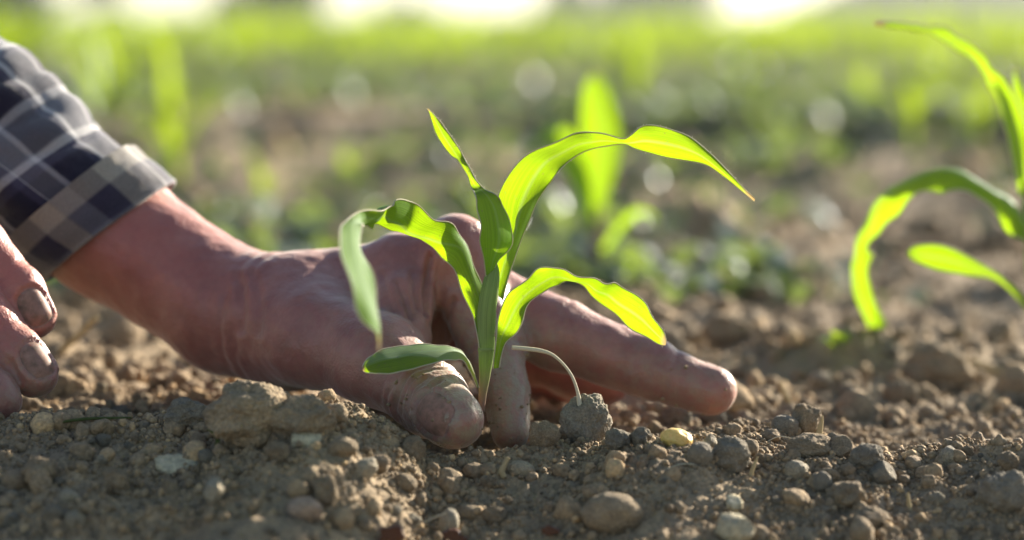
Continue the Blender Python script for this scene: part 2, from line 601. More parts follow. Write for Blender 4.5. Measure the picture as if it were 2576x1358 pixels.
# ------------------------------------------------------------------ main maize seedling
base = P(1213, 1010, .908)
pl = empty('maize_seedling', base)
tag(pl, 'bright green young maize plant held upright between thumb and forefinger', 'seedling')
L1 = [((520, 1240), (612, 1360)), ((560, 1080), (662, 1155)), ((585, 900), (733, 955)), ((572, 760), (798, 805)), ((592, 632), (858, 685)), ((682, 472), (930, 562)),
      ((800, 360), (985, 490)), ((950, 295), (1060, 420)), ((1090, 232), (1140, 365)), ((1200, 224), (1230, 330)), ((1300, 228), (1330, 305)),
      ((1425, 262), (1440, 299)), ((1485, 235), (1500, 328)), ((1560, 182), (1600, 354)), ((1670, 177), (1710, 385)), ((1800, 212), (1840, 408)),
      ((1900, 262), (1950, 432)), ((2010, 355), (2050, 467)), ((2140, 485), (2150, 545)), ((2250, 595), (2258, 637)), ((2328, 668), (2322, 690))]
leaf_pairs(c1, L1, [.906, .901, .901, .904, .902, .899, .896, .892], pl, dA=-.001, dB=.001, eB={1: .002, 2: .005, 3: .006, 4: .005, 5: .003}, fold=.26, ripple=.12, hairs=70, seed=1)
L2 = [((500, 1225), (530, 1225)), ((487, 1090), (592, 1085)), ((462, 960), (673, 960)), ((452, 840), (664, 830)), ((446, 720), (612, 712)), ((425, 645), (555, 650)),
      ((400, 592), (462, 580)), ((368, 505), (430, 540)), ((312, 420), (388, 460)), ((262, 378), (350, 395)), ((213, 318), (322, 335)), ((160, 230), (265, 252)),
      ((128, 140), (200, 165)), ((112, 85), (145, 97)), ((97, 57), (112, 60))]
leaf_pairs(c1, L2, [.904, .893, .888, .890, .896, .900, .902], pl, dA=.006, dB=.004, eA={1: -.002, 2: -.005, 3: -.005, 4: -.004, 5: -.002}, eB={1: .003, 2: .007, 3: .008, 4: .007, 5: .004}, fold=.08, ripple=.08, hairs=60, seed=2)
L3 = [((1048, 1090), (1152, 1010)), ((1030, 985), (1160, 840)), ((1000, 860), (1085, 700)), ((952, 722), (1012, 565)), ((890, 610), (985, 460)), ((820, 510), (940, 350)),
      ((740, 420), (862, 260)), ((640, 350), (772, 208)), ((540, 295), (690, 172)), ((440, 262), (600, 115)), ((350, 255), (510, 88)), ((285, 262), (415, 138)),
      ((252, 258), (290, 145)), ((246, 262), (190, 190)), ((246, 278), (112, 262)), ((264, 400), (94, 400)), ((298, 560), (130, 560)), ((332, 740), (205, 735)),
      ((366, 900), (285, 895)), ((384, 1010), (338, 1010)), ((380, 1105), (355, 1110))]
leaf_pairs(c3, L3, [.904, .905, .906, .904, .897, .872, .825, .790, .775, .775], pl, dA=-.004, dB=.005, eA={6: .003, 7: .005, 8: .007, 9: .007, 10: .006, 11: .004, 12: .002, 13: .004, 14: .009, 15: .0125, 16: .0125, 17: .010, 18: .007, 19: .005, 20: .002}, eB={6: -.003, 7: -.005, 8: -.006, 9: -.006, 10: -.005, 11: -.003, 12: 0, 13: .002, 14: -.005, 15: -.009, 16: -.010, 17: -.008, 18: -.005, 19: -.003, 20: 0}, fold=(.30, .04, .45, .62), ripple=.16, hairs=8, seed=3,
           label='long leaf arching left with its tip hanging down')
L4 = [((122, 890), (165, 885)), ((132, 770), (180, 800)), ((150, 620), (208, 720)), ((175, 500), (270, 660)), ((215, 400), (312, 580)), ((280, 330), (352, 480)), ((370, 265), (420, 402)),
      ((440, 222), (482, 358)), ((510, 197), (545, 318)), ((600, 212), (600, 308)), ((690, 262), (672, 305)), ((795, 290), (738, 312)), ((870, 305), (790, 392)),
      ((940, 298), (870, 462)), ((1000, 345), (960, 532)), ((1090, 390), (1050, 602)), ((1165, 455), (1130, 657)), ((1225, 550), (1205, 704)), ((1280, 645), (1262, 730)), ((1300, 712), (1294, 732))]
leaf_pairs(c4, L4, [.900, .897, .893, .892, .896, .903, .900, .896], pl, dA=-.004, dB=.004, fold=.09, ripple=.10, hairs=40, seed=4)
L5 = [((1047, 1362), (1032, 1358)), ((1004, 1240), (985, 1250)), ((972, 1170), (950, 1192)), ((922, 1113), (920, 1170)), ((840, 1077), (868, 1170)), ((740, 1070), (760, 1187)),
      ((600, 1068), (640, 1217)), ((480, 1082), (520, 1252)), ((380, 1105), (420, 1262)), ((310, 1145), (340, 1264)), ((270, 1183), (288, 1258)), ((253, 1218), (257, 1248))]
leaf_pairs(c3, L5, [.906, .900, .892, .886, .884], pl, dA=.006, dB=-.004, fold=.10, ripple=.03, seed=5, label='short rounded first leaf low on the left')
stp = [(c4(45, 1180), 20, .909), (c4(52, 1060), 28, .908), (c4(64, 960), 36, .907), (c4(72, 860), 46, .906), (c4(78, 770), 55, .905), (c4(76, 640), 60, .904), (c4(80, 500), 64, .903), (c4(100, 360), 60, .903), (c4(120, 250), 48, .904), (c4(140, 150), 26, .906)]
V, F_ = tube([P(*p, d) for p, r_, d in stp], [r_ * .5891 / 1.5907 * .905 / FPX for p, r_, d in stp], 20, 60, flat=.85)
mb = MB(); mb.add(V, F_, 0, np.c_[np.tile(np.arange(20) / 20, 60), np.repeat(np.linspace(0, 1, 60), 20)])
ring = [(c4(80, 772), 57, .9048), (c4(79, 762), 60, .9048), (c4(79, 752), 57, .9048)]
V, F_ = tube([P(*p, d) for p, r_, d in ring], [r_ * .5891 / 1.5907 * .905 / FPX for p, r_, d in ring], 20, 9, flat=.85)
mb.add(V, F_, 0, np.full((len(V), 2), .7))
mb.build('stem', [M_stem], pl)

# ------------------------------------------------------------------ second maize plant at the right
p2 = empty('maize_plant', P(2610, 965, 1.10))
tag(p2, 'taller maize plant with long arching leaves at the right of the photo', 'seedling')
R1 = [((840, 760), (758, 760)), ((812, 620), (735, 640)), ((780, 470), (705, 500)), ((735, 365), (668, 385)), ((690, 300), (628, 305)), ((640, 240), (590, 250)), ((590, 190), (535, 200)),
      ((530, 140), (470, 168)), ((460, 112), (400, 125)), ((370, 95), (330, 113)), ((280, 85), (260, 108)), ((195, 84), (197, 98))]
leaf_pairs(c6, R1, [1.10, 1.105, 1.10, 1.085, 1.07], p2, dA=-.006, fold=.16, ripple=.1, hairs=160, seed=11, margin=.0004)
R2 = [((850, 640), (800, 660)), ((835, 520), (778, 540)), ((800, 400), (752, 430)), ((768, 320), (732, 335)), ((742, 264), (735, 270))]
leaf_pairs(c6, R2, [1.11, 1.11], p2, fold=.12, hairs=20, seed=12, margin=.0004)
ro = [(790, 960), (765, 860), (745, 800), (700, 755), (640, 725), (580, 698), (520, 672), (470, 660), (420, 668), (370, 690), (310, 714), (260, 742), (230, 790), (200, 840), (168, 892), (148, 930), (136, 975), (112, 1000), (106, 1060), (125, 1130), (147, 1210), (185, 1290), (240, 1335)]
ri = [(785, 975), (765, 940), (730, 905), (690, 858), (640, 810), (590, 767), (540, 742), (475, 732), (430, 742), (370, 767), (310, 802), (272, 840), (232, 872), (205, 920), (188, 962), (178, 985), (172, 1010), (176, 1060), (186, 1110), (203, 1165), (222, 1228), (250, 1290), (290, 1345)]
leaf_pairs(c6, list(zip(ro, ri)), [1.10, 1.095, 1.09, 1.09, 1.10, 1.12, 1.15, 1.17], p2, dA=.012, dB=-.004, fold=.30, ripple=.22, hairs=50, seed=13, margin=.0004,
           label='leaf arching over until its tip touches the soil')
R4 = [((830, 1240), (800, 1230)), ((765, 1133), (748, 1160)), ((702, 1080), (700, 1112)), ((640, 1040), (650, 1082)), ((570, 1000), (590, 1073)), ((500, 965), (520, 1062)), ((430, 947), (440, 1047)), ((360, 952), (372, 1022)), ((330, 968), (338, 1004)), ((324, 980), (327, 990))]
leaf_pairs(c6, R4, [1.10, 1.085, 1.075], p2, dA=-.006, fold=.06, seed=14, margin=.0004, label='short round-tipped lowest leaf')
stp = [(c6(835, 1500), 24), (c6(828, 1250), 26), (c6(815, 1000), 34), (c6(810, 850), 38), (c6(805, 700), 30)]
V, F_ = tube([P(*p, 1.10) for p, _ in stp], [r_ * 1.031 / 1.5907 * 1.1 / FPX for _, r_ in stp], 16, 40)
mb = MB(); mb.add(V, F_, 0, np.c_[np.tile(np.arange(16) / 16, 40), np.repeat(np.linspace(0, 1, 40), 16)])
mb.build('stem', [M_stem], p2)

# ------------------------------------------------------------------ blurred plant behind the middle
I_ = lambda x, y: (x, y)
p3 = empty('maize_plant', P(1500, 700, 1.55))
tag(p3, 'blurred upright yellow-green maize plant standing behind the held seedling', 'seedling')
kw = dict(n=40, m=8, margin=0)
leaf_pairs(I_, [((1490, 640), (1508, 640)), ((1478, 520), (1522, 520)), ((1468, 420), (1552, 420)), ((1462, 330), (1560, 330)), ((1464, 260), (1545, 260)), ((1470, 215), (1530, 215)), ((1488, 185), (1505, 185))], [1.55, 1.56], p3, fold=.1, seed=21, **kw)
leaf_pairs(I_, [((1490, 600), (1505, 610)), ((1440, 470), (1490, 500)), ((1385, 370), (1470, 390)), ((1360, 320), (1430, 320)), ((1330, 370), (1360, 360)), ((1310, 420), (1318, 418))], [1.55, 1.50], p3, fold=.1, seed=22, **kw)
leaf_pairs(I_, [((1500, 640), (1515, 650)), ((1545, 575), (1556, 588)), ((1590, 528), (1600, 545)), ((1632, 530), (1630, 540)), ((1655, 556), (1652, 560))], [1.55, 1.52], p3, fold=.1, seed=23, **kw)
leaf_pairs(I_, [((1496, 680), (1510, 690)), ((1540, 655), (1543, 668)), ((1590, 652), (1592, 680)), ((1640, 668), (1636, 690)), ((1665, 690), (1660, 694))], [1.55, 1.50], p3, fold=.1, seed=24, **kw)
V, F_ = tube([P(1500, 705, 1.55), P(1500, 600, 1.55), P(1500, 520, 1.55)], [.0035, .0035, .0025], 10)
mb = MB(); mb.add(V, F_); mb.build('stem', [M_stem], p3)


# ------------------------------------------------------------------ field plants (generic seedling meshes)
def seedling_geo(r, h, nl=6, seg=7):
    V = []; F = []; uv = []
    n = 0
    az = r.uniform(0, 6.28)
    for k in range(nl):
        a = az + k * 2.4 + r.normal(0, .25)
        ln = h * r.uniform(.65, 1.15) * (.6 + .6 * math.sin(math.pi * (k + 1) / (nl + 1)))
        el = r.uniform(.85, 1.35) if k < nl - 1 else 1.45
        bend = r.uniform(.9, 2.1) if k < nl - 1 else .4
        wd = h * r.uniform(.055, .085)
        z0 = h * (.12 + .30 * k / nl)
        p = np.array([0, 0, z0]); hd = np.array([math.cos(a), math.sin(a), 0]); sd = np.array([-math.sin(a), math.cos(a), 0])
        for s in range(seg + 1):
            t = s / seg
            w = wd * (math.sin(math.pi * min(1, .12 + t * .88)) ** .7) * (1 if t < .99 else .1)
            e = el - bend * t ** 1.5
            nrm = np.array([0, 0, 1.0]) * math.cos(e) - hd * math.sin(e)
            V += [p - sd * w + nrm * w * .35, p, p + sd * w + nrm * w * .35]
            uv += [(0, t), (.5, t), (1, t)]
            p = p + (hd * math.cos(e) + np.array([0, 0, 1.0]) * math.sin(e)) * ln / seg
            if s:
                q = n + s * 3
                F += [[q - 3, q - 2, q + 1, q], [q - 2, q - 1, q + 2, q + 1]]
        n += (seg + 1) * 3
    # stem
    tv, tf = tube([(0, 0, -.01), (0, 0, h * .25), (0, 0, h * .5)], [h * .03, h * .028, h * .012], 6)
    F += [[i + n for i in f] for f in tf]
    V += list(tv); uv += [(.5, 0)] * len(tv)
    return np.array(V), F, np.array(uv)


seed_meshes = []
for k in range(9):
    r_ = np.random.default_rng(100 + k)
    V, F_, uv = seedling_geo(r_, .15)
    seed_meshes.append(mesh('field_seedling', V, F_, [M_field], True, None, uv))

_first = {}


def put_seedling(px, d, h, label, group, k=None):
    x = (px - 1287.5) / FPX * d
    y = d
    z = float(gz([x], [y])[0])
    o = link('field_seedling', seed_meshes[random.randrange(9) if k is None else k])
    o.location = (x, y, z)
    o.rotation_euler = (random.uniform(-.1, .1), random.uniform(-.1, .1), random.uniform(0, 6.28))
    o.scale = (h / .15,) * 3
    tag(o, label, 'seedling', group)
    return o


GRP = 'maize seedlings scattered in the blurred field'
notable = [(290, 3.6, .115, 'bright yellow-green blurred seedling left, just above the sleeve'), (420, 3.2, .11, 'second bright blurred seedling left, right of the one above the sleeve'),
           (450, 2.35, .085, 'blurred darker green seedling above the bare forearm'), (250, 2.7, .09, 'blurred green seedling close behind the plaid sleeve'),
           (30, 4.6, .21, 'tall blurred seedling at the left edge of the photo'), (-60, 3.4, .2, 'blurred seedling half cut by the left edge'),
           (2180, 3.3, .095, 'pale blurred seedling right, under the tip of the long arching leaf'), (2385, 3.9, .11, 'blurred seedling right, inside the curve of the tall plant'),
           (2290, 2.5, .08, 'blurred seedling right, just above the arched lower leaf'), (2450, 2.9, .095, 'blurred seedling right, beside the tall plant stem'),
           (2010, 2.6, .05, 'small blurred seedling right of the pointed leaf tip'), (870, 2.3, .06, 'small blurred seedling above the back of the hand'), (660, 2.15, .055, 'small blurred seedling above the wrist')]
for px, d, h, lab in notable:
    put_seedling(px, d, h, lab, GRP)
cnt = 0
for row in np.arange(3.2, 6.6, .62):
    w = .36 * row * .5 * 1.5
    x = -w
    while x < w:
        x += random.uniform(.13, .30) * (1 if row > 6 else 1.25)
        px = 1287.5 + x / row * FPX
        side = 1 if (px < 620 or px > 2050) else 0
        keep = .8 if row > 7.2 else (.38 if side else .09)
        if random.random() < keep:
            put_seedling(px, row + random.uniform(-.12, .12), random.uniform(.07, .125) * (1 if row > 6 else .85), 'blurred maize seedling among others of its row in the field behind', GRP)
            cnt += 1
# far crop as one mass
Vs = []; Fs = []; n = 0
raw = []
for k in range(14):
    V, F_, uv = seedling_geo(np.random.default_rng(300 + k), 1.0, 6, 5)
    F4 = np.array([f for f in F_ if len(f) == 4])
    raw.append((V, F4))
r_ = np.random.default_rng(5)
y = 7.8
while y < 70:
    step = .62 if y < 25 else 1.3
    w = .36 * y * .5 * 1.25 + 1
    x = -w
    while x < w:
        x += r_.uniform(.07, .15) * (1 if y < 22 else 2.2)
        V, F4 = raw[r_.integers(0, 14)]
        a = r_.uniform(0, 6.28); h = r_.uniform(.115, .18) * (1 + .12 * math.sin(x * .9 + y * .5)) * (1 if y < 22 else 1.25)
        c, s = math.cos(a), math.sin(a)
        W = np.stack([V[:, 0] * c - V[:, 1] * s, V[:, 0] * s + V[:, 1] * c, V[:, 2]], 1) * h
        W *= np.array([1.35, 1.35, 1])
        W += np.array([x, y + r_.uniform(-.15, .15), 0])
        W[:, 2] += .02 * math.sin(2 * math.pi * (y * .97 + .18 * x) / .75 + 1.2 * math.sin(x * 1.3)) * 0 - .01
        Vs.append(W); Fs.append(F4 + n); n += len(V)
    y += step
crop = link('crop_rows', mesh('crop_rows', np.concatenate(Vs), np.concatenate(Fs), [M_field]))
tag(crop, 'dense band of far sunlit green maize rows under the sky', 'crop', kind='stuff')

# weeds on the mid ground
Vs = []; Fs = []; n = 0
r_ = np.random.default_rng(6)
for k in range(17000):
    d = 1.45 * math.exp(r_.uniform(0, 1) ** .85 * math.log(9.5 / 1.45))
    x = r_.uniform(-1, 1) * .36 * d * .5 * 1.45
    q = perlin(np.array([[x * 2.2, d * 1.1, 3.3]]))[0]
    dens = .55 + 1.2 * q + .3 * (d > 3)
    if d < 1.8: dens -= .4
    if r_.uniform() > dens:
        continue
    z = float(gz([x], [d])[0])
    nl = r_.integers(3, 7); sz = r_.uniform(.010, .032) * (1 if d < 3 else 1.5)
    for j in range(nl):
        a = r_.uniform(0, 6.28); e = r_.uniform(.2, 1.2); ln = sz * r_.uniform(.6, 1.3); wd = ln * r_.uniform(.12, .28)
        hd = np.array([math.cos(a), math.sin(a), 0]); sd = np.array([-math.sin(a), math.cos(a), 0])
        d1 = hd * math.cos(e) + np.array([0, 0, math.sin(e)]); d2 = hd * math.cos(e - .7) + np.array([0, 0, math.sin(e - .7)])
        o = np.array([x, d, z]) + hd * sz * .1
        pm = o + d1 * ln * .5; pe = pm + d2 * ln * .5
        Vs.append(np.array([o - sd * wd * .3, o + sd * wd * .3, pm + sd * wd, pm - sd * wd, pe + sd * wd * .2, pe - sd * wd * .2]))
        Fs.append(np.array([[0, 1, 2, 3], [3, 2, 4, 5]]) + n); n += 6
weeds = link('weeds', mesh('weeds', np.concatenate(Vs), np.concatenate(Fs), [M_weed]))
tag(weeds, 'small blurred green weeds scattered over the soil behind', 'weeds', kind='stuff')
# small weed sprig on the right
def sprig(name, px, py, sz, nl, label, mat, seed):
    r = np.random.default_rng(seed)
    d = hit(px, py); o = P(px, py, d)
    mb = MB()
    for j in range(nl):
        a = r.uniform(0, 6.28); e = r.uniform(.5, 1.3); ln = sz * r.uniform(.6, 1.2); wd = ln * r.uniform(.14, .22)
        pts = []; q = o.copy() + r.normal(0, sz * .25, 3) * np.array([1, 1, 0])
        A = []; B = []
        hd = np.array([math.cos(a), math.sin(a), 0]); sd = np.array([-math.sin(a), math.cos(a), 0])
        for s in range(6):
            t = s / 5
            w = wd * math.sin(math.pi * (.1 + .88 * t))
            A.append(q - sd * w); B.append(q + sd * w)
            q = q + (hd * math.cos(e - t) + np.array([0, 0, math.sin(e - t)])) * ln / 5
        rb = ribbon(A, B, 12, 4, .1, margin=0)
        mb.add(np.concatenate(rb.V), rb.F, 0, np.concatenate(rb.uv))
    o_ = mb.build(name, [mat])
    return tag(o_, label, 'weed')
sprig('weed', 2110, 868, .011, 9, 'small blurred yellow-green weed left of the drooping leaf tip on the right', M_field, 3)

# ------------------------------------------------------------------ trees on the horizon
def tree(name, px, d, h, w, label, seed, nleaf=900, low=.02, mat=None):
    r = np.random.default_rng(seed)
    h *= .62; d *= .62; w *= .72
    x = (px - 1287.5) / FPX * d
    root = empty(name, (x, d, 0))
    tag(root, label, 'tree', 'trees along the far edge of the field')
    mb = MB()
    V, F_ = tube([(x, d, -.05), (x + .02 * h, d, h * .3), (x - .01 * h, d, h * .7)], [h * .03, h * .022, h * .006], 8, 10)
    mb.add(V, F_)
    for k in range(6):
        a = r.uniform(0, 6.28); z = h * r.uniform(.15, .55)
        q = np.array([x, d, z]); e = q + np.array([math.cos(a) * w * .4, math.sin(a) * w * .4, h * r.uniform(.1, .3)])
        V, F_ = tube([q, (q + e) / 2 + [0, 0, h * .03], e], [h * .012, h * .008, h * .003], 6, 6)
        mb.add(V, F_)
    mb.build('trunk', [M_bark], root)
    blobs = [(r.normal(0, .26, 3) * np.array([w, w, 0]) + np.array([0, 0, h * r.uniform(low, .9)]), r.uniform(.16, .34) * w) for _ in range(16)]
    Vs = []
    for k in range(nleaf):
        c, s = blobs[r.integers(0, 16)]
        v = r.normal(0, 1, 3); v = v / np.linalg.norm(v) * s * r.uniform(.35, 1) ** .5
        p = np.array([x, d, 0]) + c + v
        p[2] = max(p[2], low * h)
        t = r.normal(0, 1, 3); t /= np.linalg.norm(t); b = np.cross(t, r.normal(0, 1, 3)); b /= np.linalg.norm(b)
        z = r.uniform(.045, .09) * (w + h) * .5
        Vs.append([p - t * z, p + b * z * .5, p + t * z, p - b * z * .5])
    Vs = np.array(Vs).reshape(-1, 3)
    link('crown', mesh('crown', Vs, np.arange(len(Vs)).reshape(-1, 4), [mat or M_tree], False), root)
    return root
TR = [(680, 95, 3.4, 2.3, 'dark green rounded tree on the skyline left of centre'), (262, 110, 3.6, 1.2, 'thin dark tree on the skyline above the sleeve'),
      (60, 80, 2.0, 1.7, 'low green bush on the skyline at the far left'), (1045, 120, 1.1, 1.6, 'small low bush on the skyline above the pointed leaf'),
      (1430, 140, 2.4, 1.8, 'narrow pale tree on the skyline behind the blurred upright plant'), (1640, 140, 2.6, 4.4, 'broad dark tree on the skyline right of centre'),
      (2060, 150, 1.5, 2.2, 'low bush on the skyline left of the hazy wood'), (2260, 170, 5, 5, 'leftmost tree of the hazy dark clump at the upper right'),
      (2420, 180, 6, 5.5, 'middle tree of the hazy dark clump at the upper right'), (2570, 175, 6, 5, 'rightmost tree of the hazy dark clump at the upper right')]
for i, (px, d, h, w, lab) in enumerate(TR):
    tree('field_tree', px, d, h, w, lab, 40 + i, 4200)

# ------------------------------------------------------------------ person: arms by signed distance
class SDF:
    def __init__(s, lo, hi, h):
        s.lo = np.array(lo); s.h = h
        s.n = np.ceil((np.array(hi) - s.lo) / h).astype(int) + 1
        s.D = np.full(s.n, .05, np.float32)
    def box(s, pts, r):
        a = np.floor((np.min(pts, 0) - r - s.lo) / s.h).astype(int); b = np.ceil((np.max(pts, 0) + r - s.lo) / s.h).astype(int) + 1
        a = np.clip(a, 0, s.n); b = np.clip(b, 0, s.n)
        return tuple(slice(int(i), int(j)) for i, j in zip(a, b))
    def coords(s, sl):
        g = [s.lo[k] + s.h * np.arange(sl[k].start, sl[k].stop, dtype=np.float32) for k in range(3)]
        return np.meshgrid(*[q.astype(np.float32) for q in g], indexing='ij')
    def cone(s, a, b, ra, rb, k=.004, sub=False, squash=None):
        a = np.asarray(a, float); b = np.asarray(b, float)
        sl = s.box([a, b], max(ra, rb) + .02)
        X, Y, Z = s.coords(sl)
        if X.size == 0: return
        ba = b - a; l2 = float(ba @ ba) + 1e-12
        px, py, pz = X - a[0], Y - a[1], Z - a[2]
        t = np.clip((px * ba[0] + py * ba[1] + pz * ba[2]) / l2, 0, 1)
        qx, qy, qz = px - t * ba[0], py - t * ba[1], pz - t * ba[2]
        if squash is not None:
            u, f = squash; u = np.asarray(u); q = (qx * u[0] + qy * u[1] + qz * u[2]) * (1 / f - 1)
            qx, qy, qz = qx + q * u[0], qy + q * u[1], qz + q * u[2]
        d = np.sqrt(qx * qx + qy * qy + qz * qz) - (ra + t * (rb - ra))
        D = s.D[sl]
        if sub:
            d = -d
            h = np.maximum(k - np.abs(D - d), 0) / k
            s.D[sl] = np.maximum(D, d) + h * h * k * .25
        else:
            h = np.maximum(k - np.abs(D - d), 0) / k
            s.D[sl] = np.minimum(D, d) - h * h * k * .25
    def chain(s, pts, k=.004, squash=None):
        for (a, ra), (b, rb) in zip(pts[:-1], pts[1:]):
            s.cone(a, b, ra, rb, k, squash=squash)
    def mesh(s):
        g = openvdb.FloatGrid(.05)
        g.copyFromArray(s.D)
        pts, quads = g.convertToQuads(isovalue=0.0)
        return np.asarray(pts, float) * s.h + s.lo, np.asarray(quads)[:, ::-1].copy()


def pr(x, y, d, r): return (P(x, y, d), r * d / FPX)


def seg_t(V, a, b):
    ba = b - a
    t = (V - a) @ ba / (ba @ ba)
    q = V - (a + np.clip(t, -2, 3)[:, None] * ba)
    return t, np.linalg.norm(q, axis=1), q


def normals(V, Q):
    e1 = V[Q[:, 2]] - V[Q[:, 0]]; e2 = V[Q[:, 3]] - V[Q[:, 1]]
    fn = np.cross(e1, e2)
    n = np.zeros_like(V)
    for k in range(4):
        for c in range(3):
            n[:, c] += np.bincount(Q[:, k], fn[:, c], len(V))
    return n / (np.linalg.norm(n, axis=1)[:, None] + 1e-12)


def crease(V, Nn, a, b, t0, depth, width, reach, slant=0.0, ax=None):
    """groove across a finger at parameter t0 of segment a-b (width in metres)"""
    L_ = np.linalg.norm(b - a)
    t, q, qv = seg_t(V, a, b)
    s = t * L_ + .0012 * perlin(V * 160 + t0 * 9)
    if ax is not None:
        s = s + slant * (qv @ ax)
    w = np.exp(-((s - t0 * L_) / width) ** 2) * (q < reach)
    return -Nn * (w * depth)[:, None]


def nail_frame(n, a):
    a = np.asarray(a, float) / np.linalg.norm(a); n = np.asarray(n, float)
    n = n - a * (n @ a); n /= np.linalg.norm(n)
    return n, a, np.cross(a, n)


def nail_bed(V, Nn, C, n, a, w, l, reach=.013):
    """displacement of the skin around a nail: sunken bed and a raised fold"""
    n, a, b = nail_frame(n, a)
    q = V - C
    u = q @ a / l; v = q @ b / w
    rho = (np.abs(u) ** 2.6 + np.abs(v) ** 2.6) ** (1 / 2.6)
    m = ((Nn @ n) > .1) & (np.linalg.norm(q, axis=1) < reach)
    fold = .00055 * np.exp(-((rho - 1.22) / .12) ** 2) * (u < .75) - .0008 * np.exp(-((rho - 1.04) / .08) ** 2) - .00035 * (rho < 1)
    return Nn * (fold * m)[:, None]


def nail(parent, V, Q, C, n, a, w, l):
    from mathutils.bvhtree import BVHTree
    n, a, b = nail_frame(n, a)
    near_ = np.linalg.norm(V - C, axis=1) < .03
    qs = Q[near_[Q].all(1)]
    bvh = BVHTree.FromPolygons([tuple(v) for v in V], [tuple(map(int, q)) for q in qs])
    G = 26
    pts = np.zeros((G + 1, G + 1, 3)); ok = True
    for i in range(G + 1):
        for j in range(G + 1):
            u = -1 + 2 * i / G; v = -1 + 2 * j / G
            r_m = max(abs(u), abs(v)); r_p = (abs(u) ** 2.8 + abs(v) ** 2.8) ** (1 / 2.8)
            k = r_m / r_p if r_p > 0 else 1
            uu, vv = u * k, v * k
            o_ = C + a * l * uu + b * w * vv + n * .012
            hit_ = bvh.ray_cast(Vector(o_), Vector(-n), .03)
            p = np.array(hit_[0]) if hit_[0] is not None else C + a * l * uu + b * w * vv
            pts[i, j] = p
    for it in range(14):   # a nail is smoother than the skin under it
        pts[1:-1, 1:-1] = (pts[1:-1, 1:-1] + pts[:-2, 1:-1] + pts[2:, 1:-1] + pts[1:-1, :-2] + pts[1:-1, 2:]) / 5
    e = np.maximum(np.abs(np.linspace(-1, 1, G + 1))[:, None], np.abs(np.linspace(-1, 1, G + 1))[None])
    V1 = pts.reshape(-1, 3) + n * (.00075 - .0009 * e.ravel() ** 9)[:, None]
    id_ = np.arange((G + 1) ** 2).reshape(G + 1, G + 1)
    F = np.stack([id_[:-1, :-1], id_[:-1, 1:], id_[1:, 1:], id_[1:, :-1]], -1).reshape(-1, 4).tolist()
    m = len(V1)
    V2 = np.concatenate([V1, V1 - n * .0012])
    F += [[i + m for i in f[::-1]] for f in F]
    rim = list(id_[0, :]) + list(id_[1:, -1]) + list(id_[-1, -2::-1]) + list(id_[-2:0:-1, 0])
    for i in range(len(rim)):
        p_, q_ = rim[i], rim[(i + 1) % len(rim)]
        F.append([p_, q_, q_ + m, p_ + m])
    o = link('fingernail', mesh('fingernail', V2, F, [M_nail]))
    reparent(o, parent)
    return o


def fold_px(V, Nn, poly, depth, width):
    # skin fold along a line on the camera-facing side of the hand
    q = V - CAM
    dz = q @ FW
    X = 1287.5 + FPX * (q @ RT) / dz; Y = 679 - FPX * (q @ UP) / dz
    pp = catmull(np.array(poly, float), 40)
    w = np.full(len(V), 1e9)
    for k in range(40):
        w = np.minimum(w, (X - pp[k, 0]) ** 2 + (Y - pp[k, 1]) ** 2)
    w = np.sqrt(w)
    face = np.clip(-(Nn @ FW) * 2, 0, 1)
    t = np.exp(-(w / width) ** 2) - .45 * np.exp(-((w - 2.1 * width) / (1.1 * width)) ** 2)
    return -Nn * (t * depth * face)[:, None]


FOLDS = [([(1082, 645), (1072, 700), (1068, 745), (1070, 790)], .0016, 7),
         ([(1000, 715), (1014, 755), (1030, 800)], .0009, 7),
         ([(962, 690), (978, 750), (994, 800)], .0005, 7), ([(1035, 690), (1040, 735), (1048, 780)], .0006, 6),
         ([(1140, 750), (1128, 800), (1128, 850)], .0005, 6),
         ([(1072, 948), (1040, 976), (1031, 1006), (1036, 1034)], .0007, 5), ([(1108, 958), (1066, 990), (1048, 1020), (1053, 1046)], .0009, 5.5),
         ([(1085, 952), (1052, 984), (1040, 1012)], .0004, 4), ([(1126, 968), (1086, 998), (1072, 1026)], .0004, 4),
         ([(600, 700), (612, 760), (606, 830)], .0007, 10), ([(640, 690), (655, 760), (650, 840)], .0004, 9)]
s1 = SDF([P(-210, 560, 1.0)[0], .845, -.025], [P(1900, 700, .99)[0] + .004, 1.085, .125], .0009)
# restrict box
FA = pr(-260, 205, 1.02, 192); FB = pr(275, 580, 1.0, 166); WR = pr(572, 778, .98, 152); CP = pr(720, 808, .968, 164); PM = pr(985, 772, .972, 168)
s1.chain([FA, FB, WR], .005)
s1.chain([WR, CP, PM], .007)
# far half of the palm and knuckles
s1.chain([pr(700, 800, .99, 138), pr(1080, 715, .99, 108)], .008)
s1.chain([pr(720, 812, 1.0, 132), pr(1100, 770, 1.005, 105)], .008)
s1.chain([pr(720, 820, 1.01, 125), pr(1110, 820, 1.02, 95)], .008)
# index finger
IM, IP_, ID, IT = pr(1070, 692, .962, 102), pr(1148, 638, .955, 90), pr(1238, 880, .948, 80), pr(1284, 1085, .928, 50)
s1.chain([IM, IP_], .007); s1.chain([IP_, ID], .005); s1.chain([ID, pr(1272, 990, .937, 58), IT], .003)
